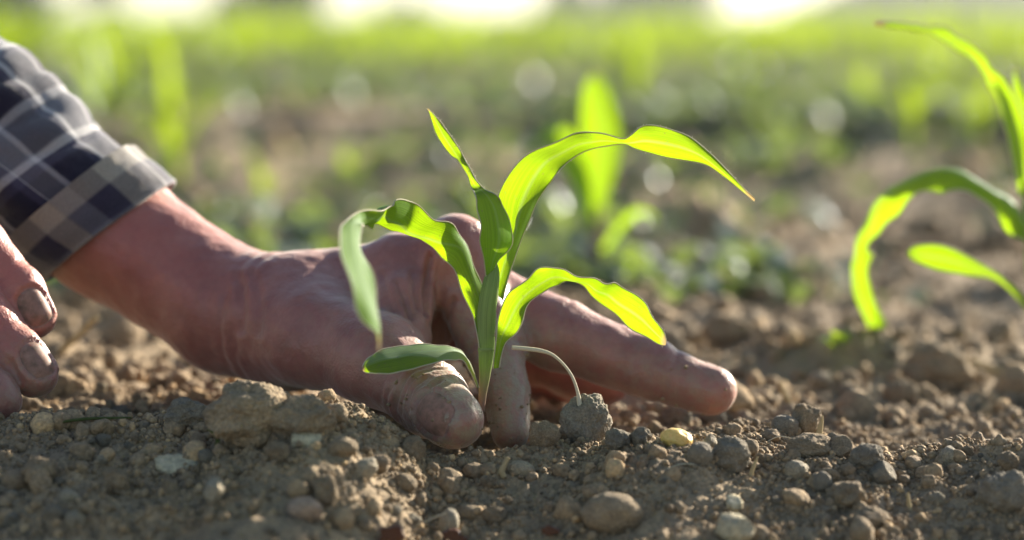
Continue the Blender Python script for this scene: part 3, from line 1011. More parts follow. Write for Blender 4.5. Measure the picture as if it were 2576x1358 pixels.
# middle, ring, little fingers
M0, M1, M2, M3 = pr(1120, 712, .978, 104), pr(1400, 842, .960, 88), pr(1630, 927, .954, 75), pr(1788, 984, .950, 63)
s1.chain([M0, M1], .007); s1.chain([M1, M2, M3], .003)
N0, N1, N2, N3 = pr(1130, 760, 1.015, 98), pr(1330, 878, 1.0, 84), pr(1450, 925, .992, 72), pr(1530, 955, .988, 60)
s1.chain([N0, N1], .006); s1.chain([N1, N2, N3], .005)
K0, K1, K2, K3 = pr(1140, 800, 1.04, 88), pr(1280, 900, 1.035, 74), pr(1370, 940, 1.03, 64), pr(1420, 960, 1.025, 55)
s1.chain([K0, K1], .005); s1.chain([K1, K2, K3], .003)
# thumb
T0, T1, T2, T3 = pr(790, 850, .945, 130), pr(950, 905, .926, 108), pr(1078, 1000, .908, 90), pr(1142, 1058, .888, 76)
s1.chain([T0, T1], .012); s1.chain([T1, T2], .006)
s1.chain([T2, T3], .005)
# web folds between thumb and forefinger
s1.chain([pr(985, 650, .958, 48), pr(1015, 760, .944, 44), pr(1040, 850, .938, 36)], .010)
V, Q = s1.mesh()
Nn = normals(V, Q)
if (Nn * (V - V.mean(0))).sum() < 0:
    Q = Q[:, ::-1].copy(); Nn = -Nn
dp = np.zeros_like(V)
axx = np.array([0, -1.0, 0])
a, b = T1[0], T2[0]
for t0, dep, wd in ((.80, .0007, .0011), (.93, .0009, .0012), (1.05, .0007, .001), (.66, .0004, .001)):
    dp += crease(V, Nn, a, b, t0, dep, wd, .0155)
a, b = T2[0], T3[0]
for t0, dep, wd in ((.10, .0005, .0009), (.22, .0004, .0008)):
    dp += crease(V, Nn, a, b, t0, dep, wd, .0150)
for (a, b), ts in (((IP_[0], ID[0]), (.95, 1.03, .5)), ((ID[0], IT[0]), (.1,)), ((M1[0], M2[0]), (.02, .98, 1.05)), ((M2[0], M3[0]), (.35,))):
    for t0 in ts:
        dp += crease(V, Nn, a, b, t0, .0004, .0010, .0145)
for poly, dep, wd in FOLDS:
    dp += fold_px(V, Nn, poly, dep, wd)
# wrist creases
for t0 in (.55, .80):
    dp += crease(V, Nn, WR[0], CP[0], t0, .0006, .0016, .035)
dp += Nn * (.0007 * perlin(V * 70) + .00028 * perlin(V * 210))[:, None]
ta = T3[0] - T2[0]
tv = -(ray(1120, 1040)); tv /= np.linalg.norm(tv)
tn, tan, _ = nail_frame(tv * .80 + np.array([-.58, 0, .10]), ta)
TNC = T3[0] - tan * .0005 + tn * T3[1]
dp += nail_bed(V, Nn, TNC, tn, ta, .0062, .0080)
V = V + dp
def near(p, r): return np.exp(-((np.linalg.norm(V - p, axis=1)) / r) ** 2)
dirt = np.clip(1.3 * near(T3[0], .017) + .5 * near(T2[0], .014) + 1.8 * near(IT[0], .026) + .9 * near(ID[0], .018) + .6 * near(M3[0], .018) + .35 * near(M2[0], .02) + .25 * near(T1[0], .03) + .12, 0, 1.3)
flush = np.clip(.55 * near(M3[0] + [.004, 0, -.004], .012) + .35 * near(FB[0] + [.02, -.02, .01], .035) + .3 * near(P(1140, 590, .95), .014), 0, .8)

SKIN = [(V.copy(), Nn.copy(), dirt.copy())]
pers = empty('person', P(-500, 1100, 1.0))
tag(pers, 'person in a rolled-up plaid shirt reaching in from the left to plant the seedling', 'person')
me = mesh('arm', V, Q, [M_skin]); fattr(me, 'dirt', dirt); fattr(me, 'flush', flush)
arm1 = link('arm', me, pers)
arm1['label'] = 'forearm and hand pressing the seedling into the soil'


bpy.context.view_layer.update()


def reparent(o, parent):
    o.parent = parent
    o.matrix_parent_inverse = parent.matrix_world.inverted()


nail(arm1, V, Q, TNC, tn, ta, .0062, .0080)

# other hand at the left edge
s2 = SDF([P(-520, 600, .94)[0], .85, -.02], [P(165, 700, .93)[0] + .004, .99, .14], .0009)
A1 = [pr(-190, 470, .945, 84), pr(-60, 620, .935, 76), pr(45, 735, .93, 66), pr(86, 798, .928, 56)]
A2 = [pr(-210, 640, .925, 86), pr(-70, 775, .92, 78), pr(40, 890, .915, 66), pr(88, 942, .912, 58)]
A3 = [pr(-210, 800, .91, 80), pr(-90, 910, .905, 68), pr(-20, 985, .903, 56), pr(5, 1010, .902, 50)]
for ch in (A1, A2, A3):
    s2.chain(ch, .003)
s2.chain([pr(-200, 480, .945, 90), pr(-480, 330, .95, 150)], .015)
s2.chain([pr(-215, 650, .925, 95), pr(-480, 400, .94, 150)], .015)
s2.chain([pr(-215, 800, .91, 85), pr(-480, 480, .93, 140)], .012)
V, Q = s2.mesh(); Nn = normals(V, Q)
if (Nn * (V - V.mean(0))).sum() < 0:
    Q = Q[:, ::-1].copy(); Nn = -Nn
dp = np.zeros_like(V)
for ch in (A1, A2, A3):
    for t0 in (.92, 1.0, 1.08):
        dp += crease(V, Nn, ch[1][0], ch[2][0], t0 - .25, .00032, .0009, .0115)
dp += Nn * (.0003 * perlin(V * 60) + .00014 * perlin(V * 220))[:, None]
NAILS = []
for ch, (sx_, sy_) in ((A1, (.35, .1)), (A2, (.75, .35))):
    ta = ch[3][0] - ch[2][0]
    tv = -ray(90, 850); tv /= np.linalg.norm(tv)
    n_, a_, _ = nail_frame(tv + np.array([sx_, 0, sy_]), ta)
    C_ = ch[3][0] - a_ * .001 + n_ * ch[3][1]
    NAILS.append((C_, n_, a_))
    dp += nail_bed(V, Nn, C_, n_, a_, .0050, .0062)
V = V + dp
dirt = np.clip(.45 * near(A1[3][0], .012) + .75 * near(A2[3][0], .013) + .5 * near(A3[3][0], .012) + .05, 0, 1)
flush = np.clip(.6 * near(A2[2][0], .014) + .6 * near(A1[2][0], .014) + .4 * near(A1[1][0], .02) + .4 * near(A2[1][0], .02), 0, .75)
SKIN.append((V.copy(), Nn.copy(), dirt.copy()))
me = mesh('arm', V, Q, [M_skin]); fattr(me, 'dirt', dirt); fattr(me, 'flush', flush)
arm2 = link('arm', me, pers)
arm2['label'] = 'other hand with fingertips on the soil at the left edge'
bpy.context.view_layer.update()
for C_, n_, a_ in NAILS:
    nail(arm2, V, Q, C_, n_, a_, .0050, .0062)


# sleeves
def sleeve(axis_pts, radii, name, mats, parent, fold=.0022, tilt=.0, seed=0, thick=.0012, n=150, sides=120):
    r = np.random.default_rng(seed)
    pts = catmull(np.c_[axis_pts, radii], n); C, rad = pts[:, :3], pts[:, 3]
    T = np.gradient(C, axis=0); sl = np.linalg.norm(T, axis=1); T /= sl[:, None]
    s = np.concatenate([[0], np.cumsum(np.linalg.norm(np.diff(C, axis=0), axis=1))])
    U = np.array([0, -1.0, 0]); V = []; uv = []
    a = np.linspace(0, 2 * math.pi, sides + 1)
    for k in range(n):
        u = U - T[k] * (U @ T[k]); u /= np.linalg.norm(u); w = np.cross(T[k], u)
        p = np.stack([np.cos(a) * 1.6, np.sin(a) * 1.6, np.full_like(a, s[k] * 38)], 1) + seed * 7.7
        q = np.stack([np.cos(a) * 1.1, np.sin(a) * 1.1 + s[k] * 22, np.full_like(a, s[k] * 70)], 1) + 3
        dr = fold * (1.3 * perlin(p) + 1.1 * (np.abs(perlin(q)) - .25) * min(1, s[k] / .03)) + .0003 * perlin(p * 6)
        rr = rad[k] + dr
        V.append(C[k] + rr[:, None] * (np.cos(a)[:, None] * u + np.sin(a)[:, None] * w) - T[k] * (tilt * rad[k] * math.exp(-(s[k] / .05) ** 2) * np.sin(a))[:, None])
        uv.append(np.c_[a / (2 * math.pi) * 2 * math.pi * np.mean(radii), np.full_like(a, s[k])])
    # turn the hem inwards for thickness
    V0 = []
    u = U - T[0] * (U @ T[0]); u /= np.linalg.norm(u); w = np.cross(T[0], u)
    for dpt, dr in ((.012, -.0035), (.002, -.0032), (-.0006, -.0016), (-.0004, -.0004)):
        ctr = V[0].mean(0)
        dirs = V[0] - ctr; dirs /= np.linalg.norm(dirs, axis=1)[:, None]
        V0.append(V[0] + dirs * dr + T[0] * dpt)
    V = np.concatenate([np.concatenate(V0), np.concatenate(V)])
    uv = np.concatenate([np.tile(uv[0], (4, 1)), np.concatenate(uv)])
    m = n + 4
    id_ = np.arange(m * (sides + 1)).reshape(m, sides + 1)
    F = np.stack([id_[:-1, :-1], id_[:-1, 1:], id_[1:, 1:], id_[1:, :-1]], -1).reshape(-1, 4)
    o = link(name, mesh(name, V, F, mats, True, None, uv), parent)
    return o


ax = [P(255, 566, 1.0), P(150, 490, 1.0), P(0, 372, 1.005), P(-200, 220, 1.015), P(-500, 0, 1.03), P(-1000, -330, 1.06), P(-1500, -640, 1.12)]
rd = [.0255, .0280, .0302, .031, .034, .042, .052]
slv = sleeve(ax, rd, 'shirt_sleeve', [M_plaid], pers, .0040, tilt=.27, seed=1)
bpy.context.view_layer.update()
axc = [P(274, 582, 1.0), P(240, 556, 1.0), P(205, 531, 1.0), P(165, 500, 1.0)]
cf = sleeve(axc, [.0288, .0297, .0302, .0306], 'cuff', [M_plaid2], None, .0014, tilt=.27, seed=3, n=40)
reparent(cf, slv)
ax = [P(-430, 370, .945), P(-600, 280, .94), P(-900, 60, .93), P(-1300, -200, .92), P(-1700, -560, .95)]
sl2 = sleeve(ax, [.030, .032, .036, .043, .052], 'shirt_sleeve', [M_plaid], pers, .0026, seed=2, n=80)

# ------------------------------------------------------------------ clods and stones
def ico(sub):
    import bmesh
    bm = bmesh.new(); bmesh.ops.create_icosphere(bm, subdivisions=sub, radius=1)
    bm.verts.ensure_lookup_table()
    V = np.array([v.co[:] for v in bm.verts]); F = np.array([[v.index for v in f.verts] for f in bm.faces])
    bm.free(); return V, F


ICO5, ICO1, ICO2 = ico(6), ico(1), ico(2)


def rock(seed, kind):
    V, F = ICO5
    o = seed * 13.7
    n = V.copy()
    if kind == 'clod':      # rough aggregate of grains
        d = 1 + .28 * perlin(V * 1.1 + o) + .16 * perlin(V * 2.6 + o) + .10 * np.abs(perlin(V * 5.5 + o)) + .065 * np.abs(perlin(V * 11 + o)) + .035 * perlin(V * 22 + o)
        V = V * d[:, None]
    elif kind == 'pebble':
        d = 1 + .16 * perlin(V * .9 + o) + .06 * perlin(V * 2.2 + o) + .012 * perlin(V * 7 + o) + .006 * perlin(V * 20 + o)
        V = V * d[:, None]
    elif kind == 'block':   # angular broken stone
        r = np.random.default_rng(seed)
        pl_ = r.normal(size=(9, 3)); pl_ /= np.linalg.norm(pl_, axis=1)[:, None]
        h = r.uniform(.62, .95, 9)
        t = np.min(np.where(V @ pl_.T > .05, h / np.maximum(V @ pl_.T, .05), 9), axis=1)
        d = np.minimum(t, 1.05)
        V = V * d[:, None] * (1 + .05 * perlin(V * 2 + o) + .022 * perlin(V * 6 + o) + .012 * perlin(V * 16 + o))[:, None]
    return V, F


_rocks = {}
def rock_mesh(kind, k, mat):
    key = (kind, k, mat.name)
    if key not in _rocks:
        V, F = rock(k + {'clod': 0, 'pebble': 40, 'block': 80}[kind], kind)
        _rocks[key] = mesh({'clod': 'soil_clod', 'pebble': 'pebble', 'block': 'stone'}[kind], V * .01, F, [mat])   # 1 cm radius
    return _rocks[key]


def put_rock(name, px, py, w, h, kind, k, mat, label, cat, group=None, rz=0, tilt=0, dz=0, depth=None, real=True):
    """px,py = centre; w,h = size in photo pixels"""
    d = depth if depth else hit(px, py + h * .40)
    c = P(px, py, d)
    o = link(name, rock_mesh(kind, k, mat))
    sx = w * .5 * d / FPX / .01; sz = h * .5 * d / FPX / .01
    sy = (sx + sz) * .5
    c = c + np.array([0, sy * .01 * .35, 0])
    o.location = c
    o.scale = (sx, sy, sz)
    o.rotation_euler = (random.uniform(-.25, .25), tilt, rz)
    tag(o, label, cat, group)
    return o


ROCKS = [
 # name, px, py, w, h, kind, k, mat, label, category, tilt
 ('soil_clod', 628, 1052, 200, 165, 'clod', 0, M_clod, 'large dark rough clod just below the wrist', 'clod', 0),
 ('soil_clod', 752, 1058, 165, 110, 'clod', 1, M_clod, 'light grainy clod leaning in front of the large dark one below the wrist', 'clod', 0),
 ('soil_clod', 470, 1050, 105, 80, 'clod', 2, M_clodg, 'blurred grey clod left of the large dark one below the wrist', 'clod', 0),
 ('pebble', 765, 1284, 92, 62, 'pebble', 0, M_pink, 'smooth pinkish pebble low in the foreground left of centre', 'stone', 0),
 ('pebble', 915, 1182, 78, 50, 'pebble', 1, M_stone, 'oblong tan pebble lying slanted in front of the thumb', 'stone', -.6),
 ('soil_clod', 815, 1240, 62, 84, 'clod', 3, M_clod, 'upright lumpy brown clod above the smooth pinkish pebble', 'clod', 0),
 ('stone', 538, 1238, 46, 84, 'block', 0, M_stone, 'pale upright angular stone in the left foreground', 'stone', .25),
 ('stone', 425, 1226, 42, 50, 'block', 1, M_clod, 'squarish brown stone left of the pale upright one', 'stone', 0),
 ('soil_clod', 1538, 1296, 158, 112, 'pebble', 2, M_clod, 'big smooth brown lump half buried in the centre foreground', 'clod', .1),
 ('stone', 1842, 1334, 112, 78, 'block', 2, M_cream, 'pale angular stone at the bottom edge right of centre', 'stone', 0),
 ('pebble', 1701, 1104, 80, 52, 'pebble', 3, M_yel, 'translucent yellow pebble on the soil crest below the long finger', 'stone', .15),
 ('soil_clod', 1474, 1064, 112, 125, 'clod', 4, M_clodg, 'dark upright clod behind the white root', 'clod', 0),
 ('soil_clod', 1368, 1096, 66, 72, 'clod', 5, M_clod, 'small clod pressed right against the planted forefinger', 'clod', 0),
 ('soil_clod', 1372, 1050, 60, 44, 'clod', 6, M_clod, 'crumbly clod stuck behind the planted forefinger', 'clod', 0),
 ('soil_clod', 1704, 1052, 72, 66, 'clod', 7, M_clodg, 'clod under the middle of the long finger', 'clod', 0),
 ('soil_clod', 1792, 1048, 64, 54, 'clod', 1, M_clodg, 'clod under the tip of the long finger', 'clod', 0),
 ('pebble', 1976, 1072, 72, 56, 'pebble', 4, M_clodg, 'smooth round grey lump with a bright rim on the right heap', 'stone', 0),
 ('soil_clod', 2030, 1062, 66, 86, 'clod', 3, M_clod, 'ragged clod behind the smooth round lump on the right heap', 'clod', 0),
 ('pebble', 1310, 1182, 72, 44, 'pebble', 5, M_stone, 'smooth pale stone below the planted forefinger on the front slope', 'stone', .1),
 ('soil_clod', 1556, 1110, 76, 56, 'clod', 6, M_clodg, 'rounded clod right of the one behind the white root', 'clod', 0),
 ('soil_clod', 1612, 1102, 52, 46, 'clod', 2, M_clodg, 'small clod in the shade left of the yellow pebble', 'clod', 0),
 ('pebble', 1762, 1146, 66, 66, 'pebble', 0, M_clodg, 'smooth grey stone right below the yellow pebble', 'stone', .5),
 ('soil_clod', 1838, 1150, 96, 92, 'clod', 0, M_clodg, 'dark rough clod on the crest right of the yellow pebble', 'clod', 0),
 ('stone', 1786, 1112, 34, 38, 'block', 3, M_stone, 'small pointed pale stone just right of the yellow pebble', 'stone', .3),
 ('soil_clod', 2042, 1124, 112, 54, 'clod', 4, M_clod, 'long flat clod in the row on the right slope', 'clod', 0),
 ('stone', 2114, 1130, 62, 68, 'block', 4, M_clod, 'pointed angular clod standing up in the row on the right slope', 'clod', .2),
 ('soil_clod', 2180, 1156, 88, 74, 'clod', 7, M_clodg, 'broad dark clod right of the pointed one on the right slope', 'clod', 0),
 ('pebble', 2004, 1184, 64, 48, 'pebble', 1, M_stone, 'olive rounded pebble on the right slope under the long flat clod', 'stone', 0),
 ('pebble', 2070, 1214, 50, 56, 'pebble', 3, M_clodg, 'grey egg-shaped pebble low on the right slope', 'stone', .2),
 ('stone', 2218, 1192, 74, 60, 'block', 5, M_clodg, 'flat-sided grey stone on the right slope', 'stone', .4),
 ('pebble', 2388, 1150, 50, 56, 'pebble', 2, M_stone, 'light grey pebble among dark clods far right', 'stone', .1),
 ('soil_clod', 2538, 1246, 120, 112, 'clod', 5, M_clodg, 'big dark clod at the right edge of the foreground', 'clod', 0),
 ('soil_clod', 2360, 935, 165, 118, 'clod', 2, M_clod, 'big blurred clod behind on the right, in front of the tall plant', 'clod', 0),
 ('soil_clod', 2268, 990, 82, 62, 'clod', 6, M_clod, 'blurred clod left below the big blurred one on the right', 'clod', 0),
 ('soil_clod', 2130, 1246, 110, 66, 'clod', 3, M_clod, 'wide low clod near the bottom right', 'clod', 0),
 ('soil_clod', 2190, 1310, 100, 62, 'clod', 1, M_clod, 'blurred brown clod at the lower right in front of the others', 'clod', 0),
 ('soil_clod', 1180, 1292, 62, 46, 'pebble', 4, M_clod, 'small round lump left of the big half buried one', 'clod', 0),
 ('pebble', 1128, 1318, 52, 76, 'pebble', 5, M_stone, 'standing tan pebble at the bottom centre', 'stone', .2),
 ('soil_clod', 800, 1196, 62, 48, 'clod', 5, M_clod, 'rounded clod between the pale flat chip and the oblong tan pebble', 'clod', 0),
 ('soil_clod', 700, 1140, 58, 52, 'clod', 7, M_clod, 'clod below the light grainy one at the left', 'clod', 0),
 ('soil_clod', 1038, 1132, 58, 62, 'clod', 4, M_clod, 'clod on the lip of the hole beneath the thumb', 'clod', 0),
 ('pebble', 860, 1126, 74, 54, 'pebble', 2, M_clod, 'smooth brown lump on the slope left of the thumb tip', 'clod', 0),
 ('soil_clod', 100, 1190, 84, 74, 'clod', 0, M_clod, 'crumbly clod in the lower left corner area', 'clod', 0),
 ('soil_clod', 290, 1215, 70, 66, 'clod', 2, M_clod, 'brown clod in the left foreground right of the crumbly one', 'clod', 0),
 ('pebble', 175, 1252, 54, 36, 'pebble', 1, M_stone, 'pale oval pebble at the lower left', 'stone', .3),
 ('pebble', 1018, 1215, 60, 46, 'pebble', 3, M_clod, 'egg-shaped brown lump right of the oblong tan pebble', 'clod', .3),
 ('soil_clod', 1245, 1300, 58, 50, 'clod', 6, M_clod, 'small rough clod right of the small round lump at the bottom', 'clod', 0),
 ('soil_clod', 1830, 830, 120, 80, 'clod', 3, M_clod, 'blurred brown clod beyond the long finger', 'clod', 0),
 ('soil_clod', 1720, 840, 100, 70, 'clod', 1, M_clod, 'blurred brown clod next to the drooping leaf tip beyond the long finger', 'clod', 0),
]
for nm, px, py, w, h, kd, k, mt, lab, ct, tl in ROCKS:
    put_rock(nm, px, py, w, h, kd, k, mt, lab, ct, None, random.uniform(0, 6.28) if kd == 'clod' else random.uniform(-.3, .3), tl)

GC = 'small clods strewn on the soil'
k = 0
r_ = np.random.default_rng(77)
taken = [(r[1], r[2], max(r[3], r[4])) for r in ROCKS]
while k < 90:
    px = r_.uniform(-60, 2640); py = r_.uniform(880, 1385)
    if py < 1030 and 560 < px < 1850: continue
    if py < 1200 and 860 < px < 1660: continue
    if py < 1010 and px < 180: continue
    s = 16 + 34 * r_.uniform() ** 3
    if any((px - a) ** 2 + (py - b) ** 2 < (c * .5 + s * .5) ** 2 for a, b, c in taken): continue
    taken.append((px, py, s))
    kd = 'clod' if r_.uniform() < .68 else ('pebble' if r_.uniform() < .8 else 'block')
    mt = [M_clod, M_clodg, M_clod, M_stone][r_.integers(0, 4)]
    put_rock('soil_clod' if kd == 'clod' else 'pebble', px, py, s * r_.uniform(.9, 1.4), s * r_.uniform(.75, 1.05), kd, int(r_.integers(0, 8 if kd == 'clod' else 6)), mt,
             'small lump of dry soil or gravel among many like it on the ground', 'clod', GC, r_.uniform(0, 6.28), r_.uniform(-.4, .4))
    k += 1

# ---- crumbs: one mass
variants = []
for k in range(14):
    V, F = ICO1
    d = 1 + .30 * perlin(V * 1.2 + k * 9.1) + .12 * perlin(V * 3 + k)
    variants.append((V * d[:, None] * np.array([1, rng.uniform(.7, 1.1), rng.uniform(.6, 1.0)]), F))
big = []
for k in range(10):
    V, F = ico(3)
    d = 1 + .26 * perlin(V * 1.2 + k * 5.1) + .14 * np.abs(perlin(V * 3.4 + k)) + .08 * perlin(V * 7 + k)
    big.append((V * d[:, None] * np.array([1, rng.uniform(.75, 1.1), rng.uniform(.65, 1.0)]), F))


def scatter(n, ylo, yhi, smin, smax, power, wfac, seed, shapes):
    r = np.random.default_rng(seed)
    y = ylo + (yhi - ylo) * r.uniform(0, 1, n * 3)
    x = r.uniform(-1, 1, n * 3) * .36 * y * .5 * wfac
    q = .5 + .9 * perlin(np.stack([x * 26, y * 26, np.full_like(x, seed)], 1)) + .5 * perlin(np.stack([x * 70, y * 70, np.full_like(x, seed + 4)], 1))
    heap = np.exp(-((x - MND[0]) / .035) ** 2 - ((y - MND[1]) / .04) ** 2)
    crest = np.exp(-((y - YC) / .012) ** 2)
    keep = r.uniform(0, 1, n * 3) < np.clip(q, .1, 1) * .8 + heap * .5 + crest * .35
    if shapes is big: keep &= ~((x > -.055) & (x < .045) & (y < .92) & (y > .862))
    keep &= ~((np.abs(x - HOLE[0]) < .020) & (np.abs(y - HOLE[1]) < .024))
    x, y = x[keep][:n], y[keep][:n]
    z = gz(x, y)
    m = len(x)
    s = smin * (1 - r.uniform(0, 1, m) * (1 - (smin / smax) ** power)) ** (-1 / power)
    VV = []; FF = []; TT = []; nn = 0
    rot = r.normal(size=(m, 4)); rot /= np.linalg.norm(rot, axis=1)[:, None]
    tone = np.clip(r.normal(.5, .17, m), 0, 1)
    tone[r.uniform(0, 1, m) < .05] = .97
    for i in range(m):
        V, F = shapes[i % len(shapes)]
        w, a, b, c = rot[i]
        Rm = np.array([[1 - 2 * (b * b + c * c), 2 * (a * b - c * w), 2 * (a * c + b * w)], [2 * (a * b + c * w), 1 - 2 * (a * a + c * c), 2 * (b * c - a * w)], [2 * (a * c - b * w), 2 * (b * c + a * w), 1 - 2 * (a * a + b * b)]])
        VV.append(V @ Rm.T * s[i] + np.array([x[i], y[i], z[i] + s[i] * r.uniform(.1, .6)]))
        FF.append(F + nn); nn += len(V); TT.append(np.full(len(V), tone[i]))
    return np.concatenate(VV), np.concatenate(FF), np.concatenate(TT)


def stuck(n, seed):
    r = np.random.default_rng(seed)
    VV = []; FF = []; TT = []; nn = 0
    for Vh, Nh, dh in SKIN[:1]:
        c = np.where((dh > .62) & (Nh[:, 1] < .2))[0]
        for i in r.choice(c, n, replace=False):
            V, F = variants[r.integers(0, 14)]
            sc = .00022 + .00085 * r.uniform() ** 5
            VV.append(V * sc + Vh[i] + Nh[i] * sc * .3); FF.append(F + nn); nn += len(V); TT.append(np.full(len(V), r.uniform(.4, .8)))
    return np.concatenate(VV), np.concatenate(FF), np.concatenate(TT)


parts = [stuck(150, 9), scatter(38000, .795, 1.02, .00042, .0020, 2.5, 1.12, 1, variants),
         scatter(480, .80, 1.05, .0018, .0042, 2.4, 1.15, 2, big),
         scatter(8000, 1.0, 1.7, .0010, .0050, 2.0, 1.12, 3, variants),
         scatter(420, 1.0, 1.9, .0035, .010, 2.2, 1.15, 5, big),
         scatter(1500, 1.7, 4.0, .004, .018, 2.2, 1.15, 4, variants)]
n = 0; VV = []; FF = []; TT = []
for V, F, T_ in parts:
    VV.append(V); FF.append(F + n); TT.append(T_); n += len(V)
me = mesh('soil_crumbs', np.concatenate(VV), np.concatenate(FF), [M_crumb])
fattr(me, 'tone', np.concatenate(TT))
tag(link('soil_crumbs', me), 'fine loose crumbs and grains of dry soil', 'soil', kind='stuff')

# ------------------------------------------------------------------ bits of straw, root, chips, sprouts
def strand(name, pts, rad, mat, label, cat, n=30, sides=7):
    V, F_ = tube(pts, rad, sides, n)
    mb = MB(); mb.add(V, F_)
    return tag(mb.build(name, [mat]), label, cat)


def PP(l, d): return [P(x, y, d + (dd[0] if dd else 0)) for x, y, *dd in l]


pxm = .9 / FPX
rt = strand('root', PP([(1287, 874), (1320, 877), (1358, 882), (1390, 893), (1420, 920), (1440, 950), (1452, 985), (1457, 1012), (1463, 1045), (1466, 1075), (1474, 1110), (1478, 1150)], .895),
            [5.0 * pxm, 5.5 * pxm, 5.5 * pxm, 4.2 * pxm, 3.6 * pxm, 3.8 * pxm, 4.2 * pxm, 6.5 * pxm, 8 * pxm, 8.5 * pxm, 6 * pxm, 6 * pxm], M_root, 'thin white root arching out of the soil right of the seedling', 'root', 60, 9)
strand('straw', PP([(1268, 1200), (1262, 1185), (1268, 1170), (1278, 1150)], hit(1270, 1195) - .002), [7 * pxm, 8 * pxm, 7 * pxm, 5 * pxm], M_straw, 'short curved orange straw stuck in the slope below the forefinger', 'straw')
strand('straw', PP([(1886, 1200), (1894, 1175), (1905, 1148)], hit(1888, 1196)), [6 * pxm, 5 * pxm, 2 * pxm], M_straw, 'upright pale straw on the crest right of the yellow pebble', 'straw')
strand('twig', PP([(152, 884), (190, 850), (215, 825), (245, 797)], hit(155, 890) - .03), [12 * pxm, 10 * pxm, 10 * pxm, 9 * pxm], M_straw, 'pale twig slanting up under the forearm at the left', 'twig')
strand('stalk', PP([(1992, 1022), (1978, 1000), (1968, 980), (1962, 960)], hit(1995, 1022)), [8 * pxm, 9 * pxm, 8 * pxm, 5 * pxm], M_straw, 'short pale stalk standing on the right beyond the fingertip', 'stalk')
strand('straw', PP([(2062, 1120), (2060, 1090), (2066, 1060), (2068, 1045)], hit(2062, 1118)), [8 * pxm, 9 * pxm, 5 * pxm, 2 * pxm], M_straw, 'frayed straw standing at the right end of the heap', 'straw')
strand('straw', PP([(2290, 1290), (2285, 1262), (2283, 1240)], hit(2290, 1288)), [6 * pxm, 5 * pxm, 3 * pxm], M_straw, 'tiny upright straw in the right foreground', 'straw')
strand('straw', PP([(2520, 935), (2480, 925), (2440, 905)], hit(2500, 945)), [9 * pxm, 10 * pxm, 7 * pxm], M_straw, 'blurred pale straw lying at the far right', 'straw')
strand('grass_blade', PP([(150, 1062), (220, 1053), (330, 1050)], hit(240, 1062) - .004), [3 * pxm, 4 * pxm, 2 * pxm], M_weed, 'thin grass blade lying on the soil at the left', 'grass')
strand('rootlet', PP([(1660, 1190), (1700, 1170), (1745, 1168), (1790, 1190)], hit(1700, 1180) - .003), [1.5 * pxm] * 4, M_root, 'hair-thin rootlet on the slope below the yellow pebble', 'root')
strand('rootlet', PP([(1930, 1110), (1960, 1098), (1995, 1105), (2010, 1125)], hit(1960, 1112) - .004), [1.5 * pxm] * 4, M_root, 'hair-thin rootlet looping over the right heap', 'root')
strand('rootlet', PP([(1010, 1335), (1060, 1315), (1120, 1290)], hit(1060, 1330) - .003), [1.5 * pxm] * 3, M_root, 'hair-thin rootlet in the bottom centre foreground', 'root')

# green sprout at left
d = hit(545, 1150)
sp = ribbon([P(536, 1152, d), P(540, 1125, d), P(541, 1105, d), P(532, 1090, d - .002), P(520, 1080, d - .003)], [P(553, 1152, d), P(556, 1128, d), P(550, 1102, d), P(540, 1088, d - .002), P(521, 1079, d - .003)], 30, 6, .15, margin=0)
tag(sp.build('sprout', [M_weed]), 'tiny curved green sprout left of the grainy clods', 'sprout')


# pale flat chip and dead leaf scraps
def chip(name, px, py, w, h, mat, label, cat, seed, thick=.0022, tilt=.5):
    r = np.random.default_rng(seed)
    d = hit(px, py + h * .3)
    c = P(px, py, d - .004)
    W = w * d / FPX * .5; D = max(W * .55, h * d / FPX * .5 / max(.2, math.sin(tilt)))
    n = 22
    a = np.arange(n) * 2 * math.pi / n
    rr = 1 + .16 * r.normal(size=n)
    X = np.cos(a) * W * rr; Y = np.sin(a) * D * rr
    def up(x, y): return c + np.stack([x, y * math.cos(tilt), y * math.sin(tilt)], 1)
    V = []
    for s in (0, .35, .7, .94, 1.0):
        zz = .0008 * perlin(np.stack([X * s * 150, Y * s * 150, np.full(n, seed)], 1))
        q = up(X * s, Y * s); q[:, 2] += zz + (.0 if s < .97 else -.0006); V.append(q)
    q = up(X * .96, Y * .96); q[:, 2] -= thick; V.append(q)
    q = up(X * 0, Y * 0); q[:, 2] -= thick; V.append(q)
    V = np.concatenate(V); F = []
    for k in range(6):
        for i in range(n):
            j = (i + 1) % n
            F.append([k * n + i, k * n + j, (k + 1) * n + j, (k + 1) * n + i])
    return tag(link(name, mesh(name, V, F, [mat])), label, cat)


chip('wood_chip', 437, 1160, 98, 36, M_cream, 'pale flat chip lying on the soil in the left foreground', 'chip', 3, .0022, .42)
chip('dead_leaf', 985, 1342, 70, 40, M_litter, 'reddish brown dead leaf scrap at the bottom left of centre', 'leaf litter', 5, .0006, .9)
chip('dead_leaf', 1140, 1350, 60, 30, M_litter, 'dark rusty leaf scrap at the bottom edge near the standing tan pebble', 'leaf litter', 6, .0006, .7)
chip('dead_leaf', 1385, 1332, 46, 20, M_litter, 'small red leaf scrap left of the big half buried lump', 'leaf litter', 7, .0006, .8)
chip('stone_flake', 1848, 1255, 40, 22, M_cream, 'small light flake on the slope above the pale angular stone at the bottom', 'chip', 8, .002, .4)
chip('stone_flake', 775, 1092, 70, 26, M_cream, 'flat pale flake in front of the light grainy clod', 'chip', 9, .003, .4)

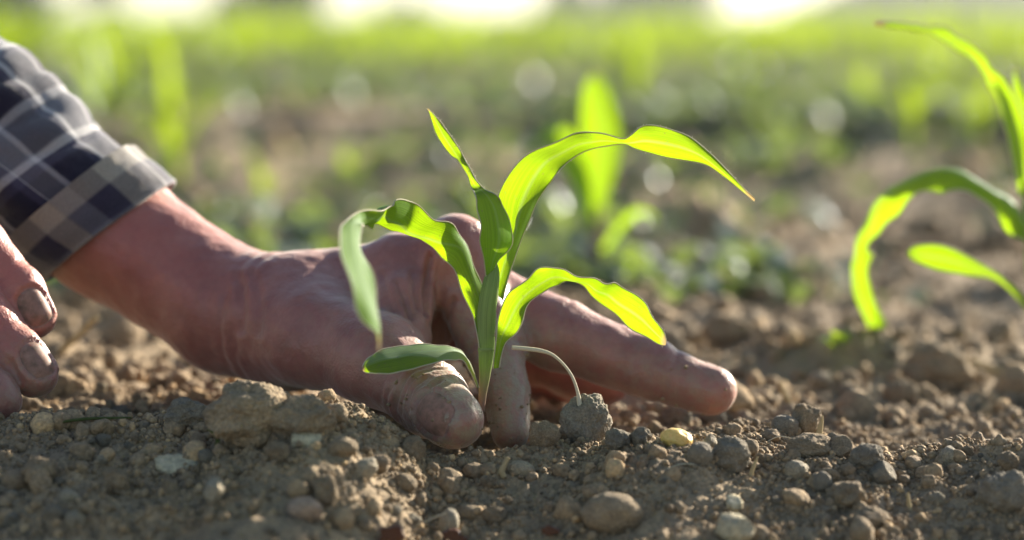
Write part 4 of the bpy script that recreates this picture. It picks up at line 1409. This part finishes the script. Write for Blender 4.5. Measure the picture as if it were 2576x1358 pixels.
# ------------------------------------------------------------------ dusty air
hz, nt, out = newmat('dusty_air')
pv = N(nt, 'ShaderNodeVolumePrincipled', Density=.0022, Anisotropy=.82)
pv.inputs['Color'].default_value = (.93, .96, 1, 1)
L(nt, pv.outputs[0], out.inputs['Volume'])
x0, x1, y0, y1, z0, z1 = -330, 330, -12, 520, -1.2, 7.5
V = [(x, y, z) for z in (z0, z1) for y in (y0, y1) for x in (x0, x1)]
tag(link('haze', mesh('haze', V, [[0, 2, 3, 1], [4, 5, 7, 6], [0, 1, 5, 4], [2, 6, 7, 3], [0, 4, 6, 2], [1, 3, 7, 5]], [hz], False)), 'pale sunlit dusty air over the field', 'haze', kind='stuff')

# ------------------------------------------------------------------ light, sky, camera
AZ, EL = R(41), R(20)
w = bpy.data.worlds.new('World'); scn.world = w; w.use_nodes = True
nt = w.node_tree
bg = nt.nodes['Background']
sky = nt.nodes.new('ShaderNodeTexSky'); sky.sky_type = 'NISHITA'; sky.sun_disc = False
sky.sun_elevation = EL; sky.sun_rotation = AZ
sky.air_density = 1.0; sky.dust_density = .4; sky.ozone_density = 1.0
nt.links.new(sky.outputs[0], bg.inputs[0]); bg.inputs[1].default_value = .052
sun = bpy.data.lights.new('sun', 'SUN'); sun.energy = 5.0; sun.angle = R(.53); sun.color = (1, .90, .74)
so = bpy.data.objects.new('sun', sun); COL.objects.link(so)
sd = Vector((math.sin(AZ) * math.cos(EL), math.cos(AZ) * math.cos(EL), math.sin(EL)))
so.rotation_euler = sd.to_track_quat('Z', 'Y').to_euler()
so.location = sd * 5

cam = bpy.data.cameras.new('camera'); co = bpy.data.objects.new('camera', cam); COL.objects.link(co)
co.location = CAM; co.rotation_euler = (math.pi / 2 - TH, 0, 0)
cam.lens = 100; cam.sensor_width = 36; cam.clip_start = .02; cam.clip_end = 2000
cam.dof.use_dof = True; cam.dof.focus_distance = .897; cam.dof.aperture_fstop = 6.3
scn.camera = co

scn.view_settings.view_transform = 'Standard'; scn.view_settings.look = 'None'
scn.view_settings.exposure = 2.0; scn.view_settings.gamma = 1
scn.render.engine = 'CYCLES'
scn.cycles.use_denoising = True
scn.cycles.max_bounces = 8
scn.cycles.sample_clamp_indirect = 6
print('seedlings', cnt, 'ground', nx, ny)
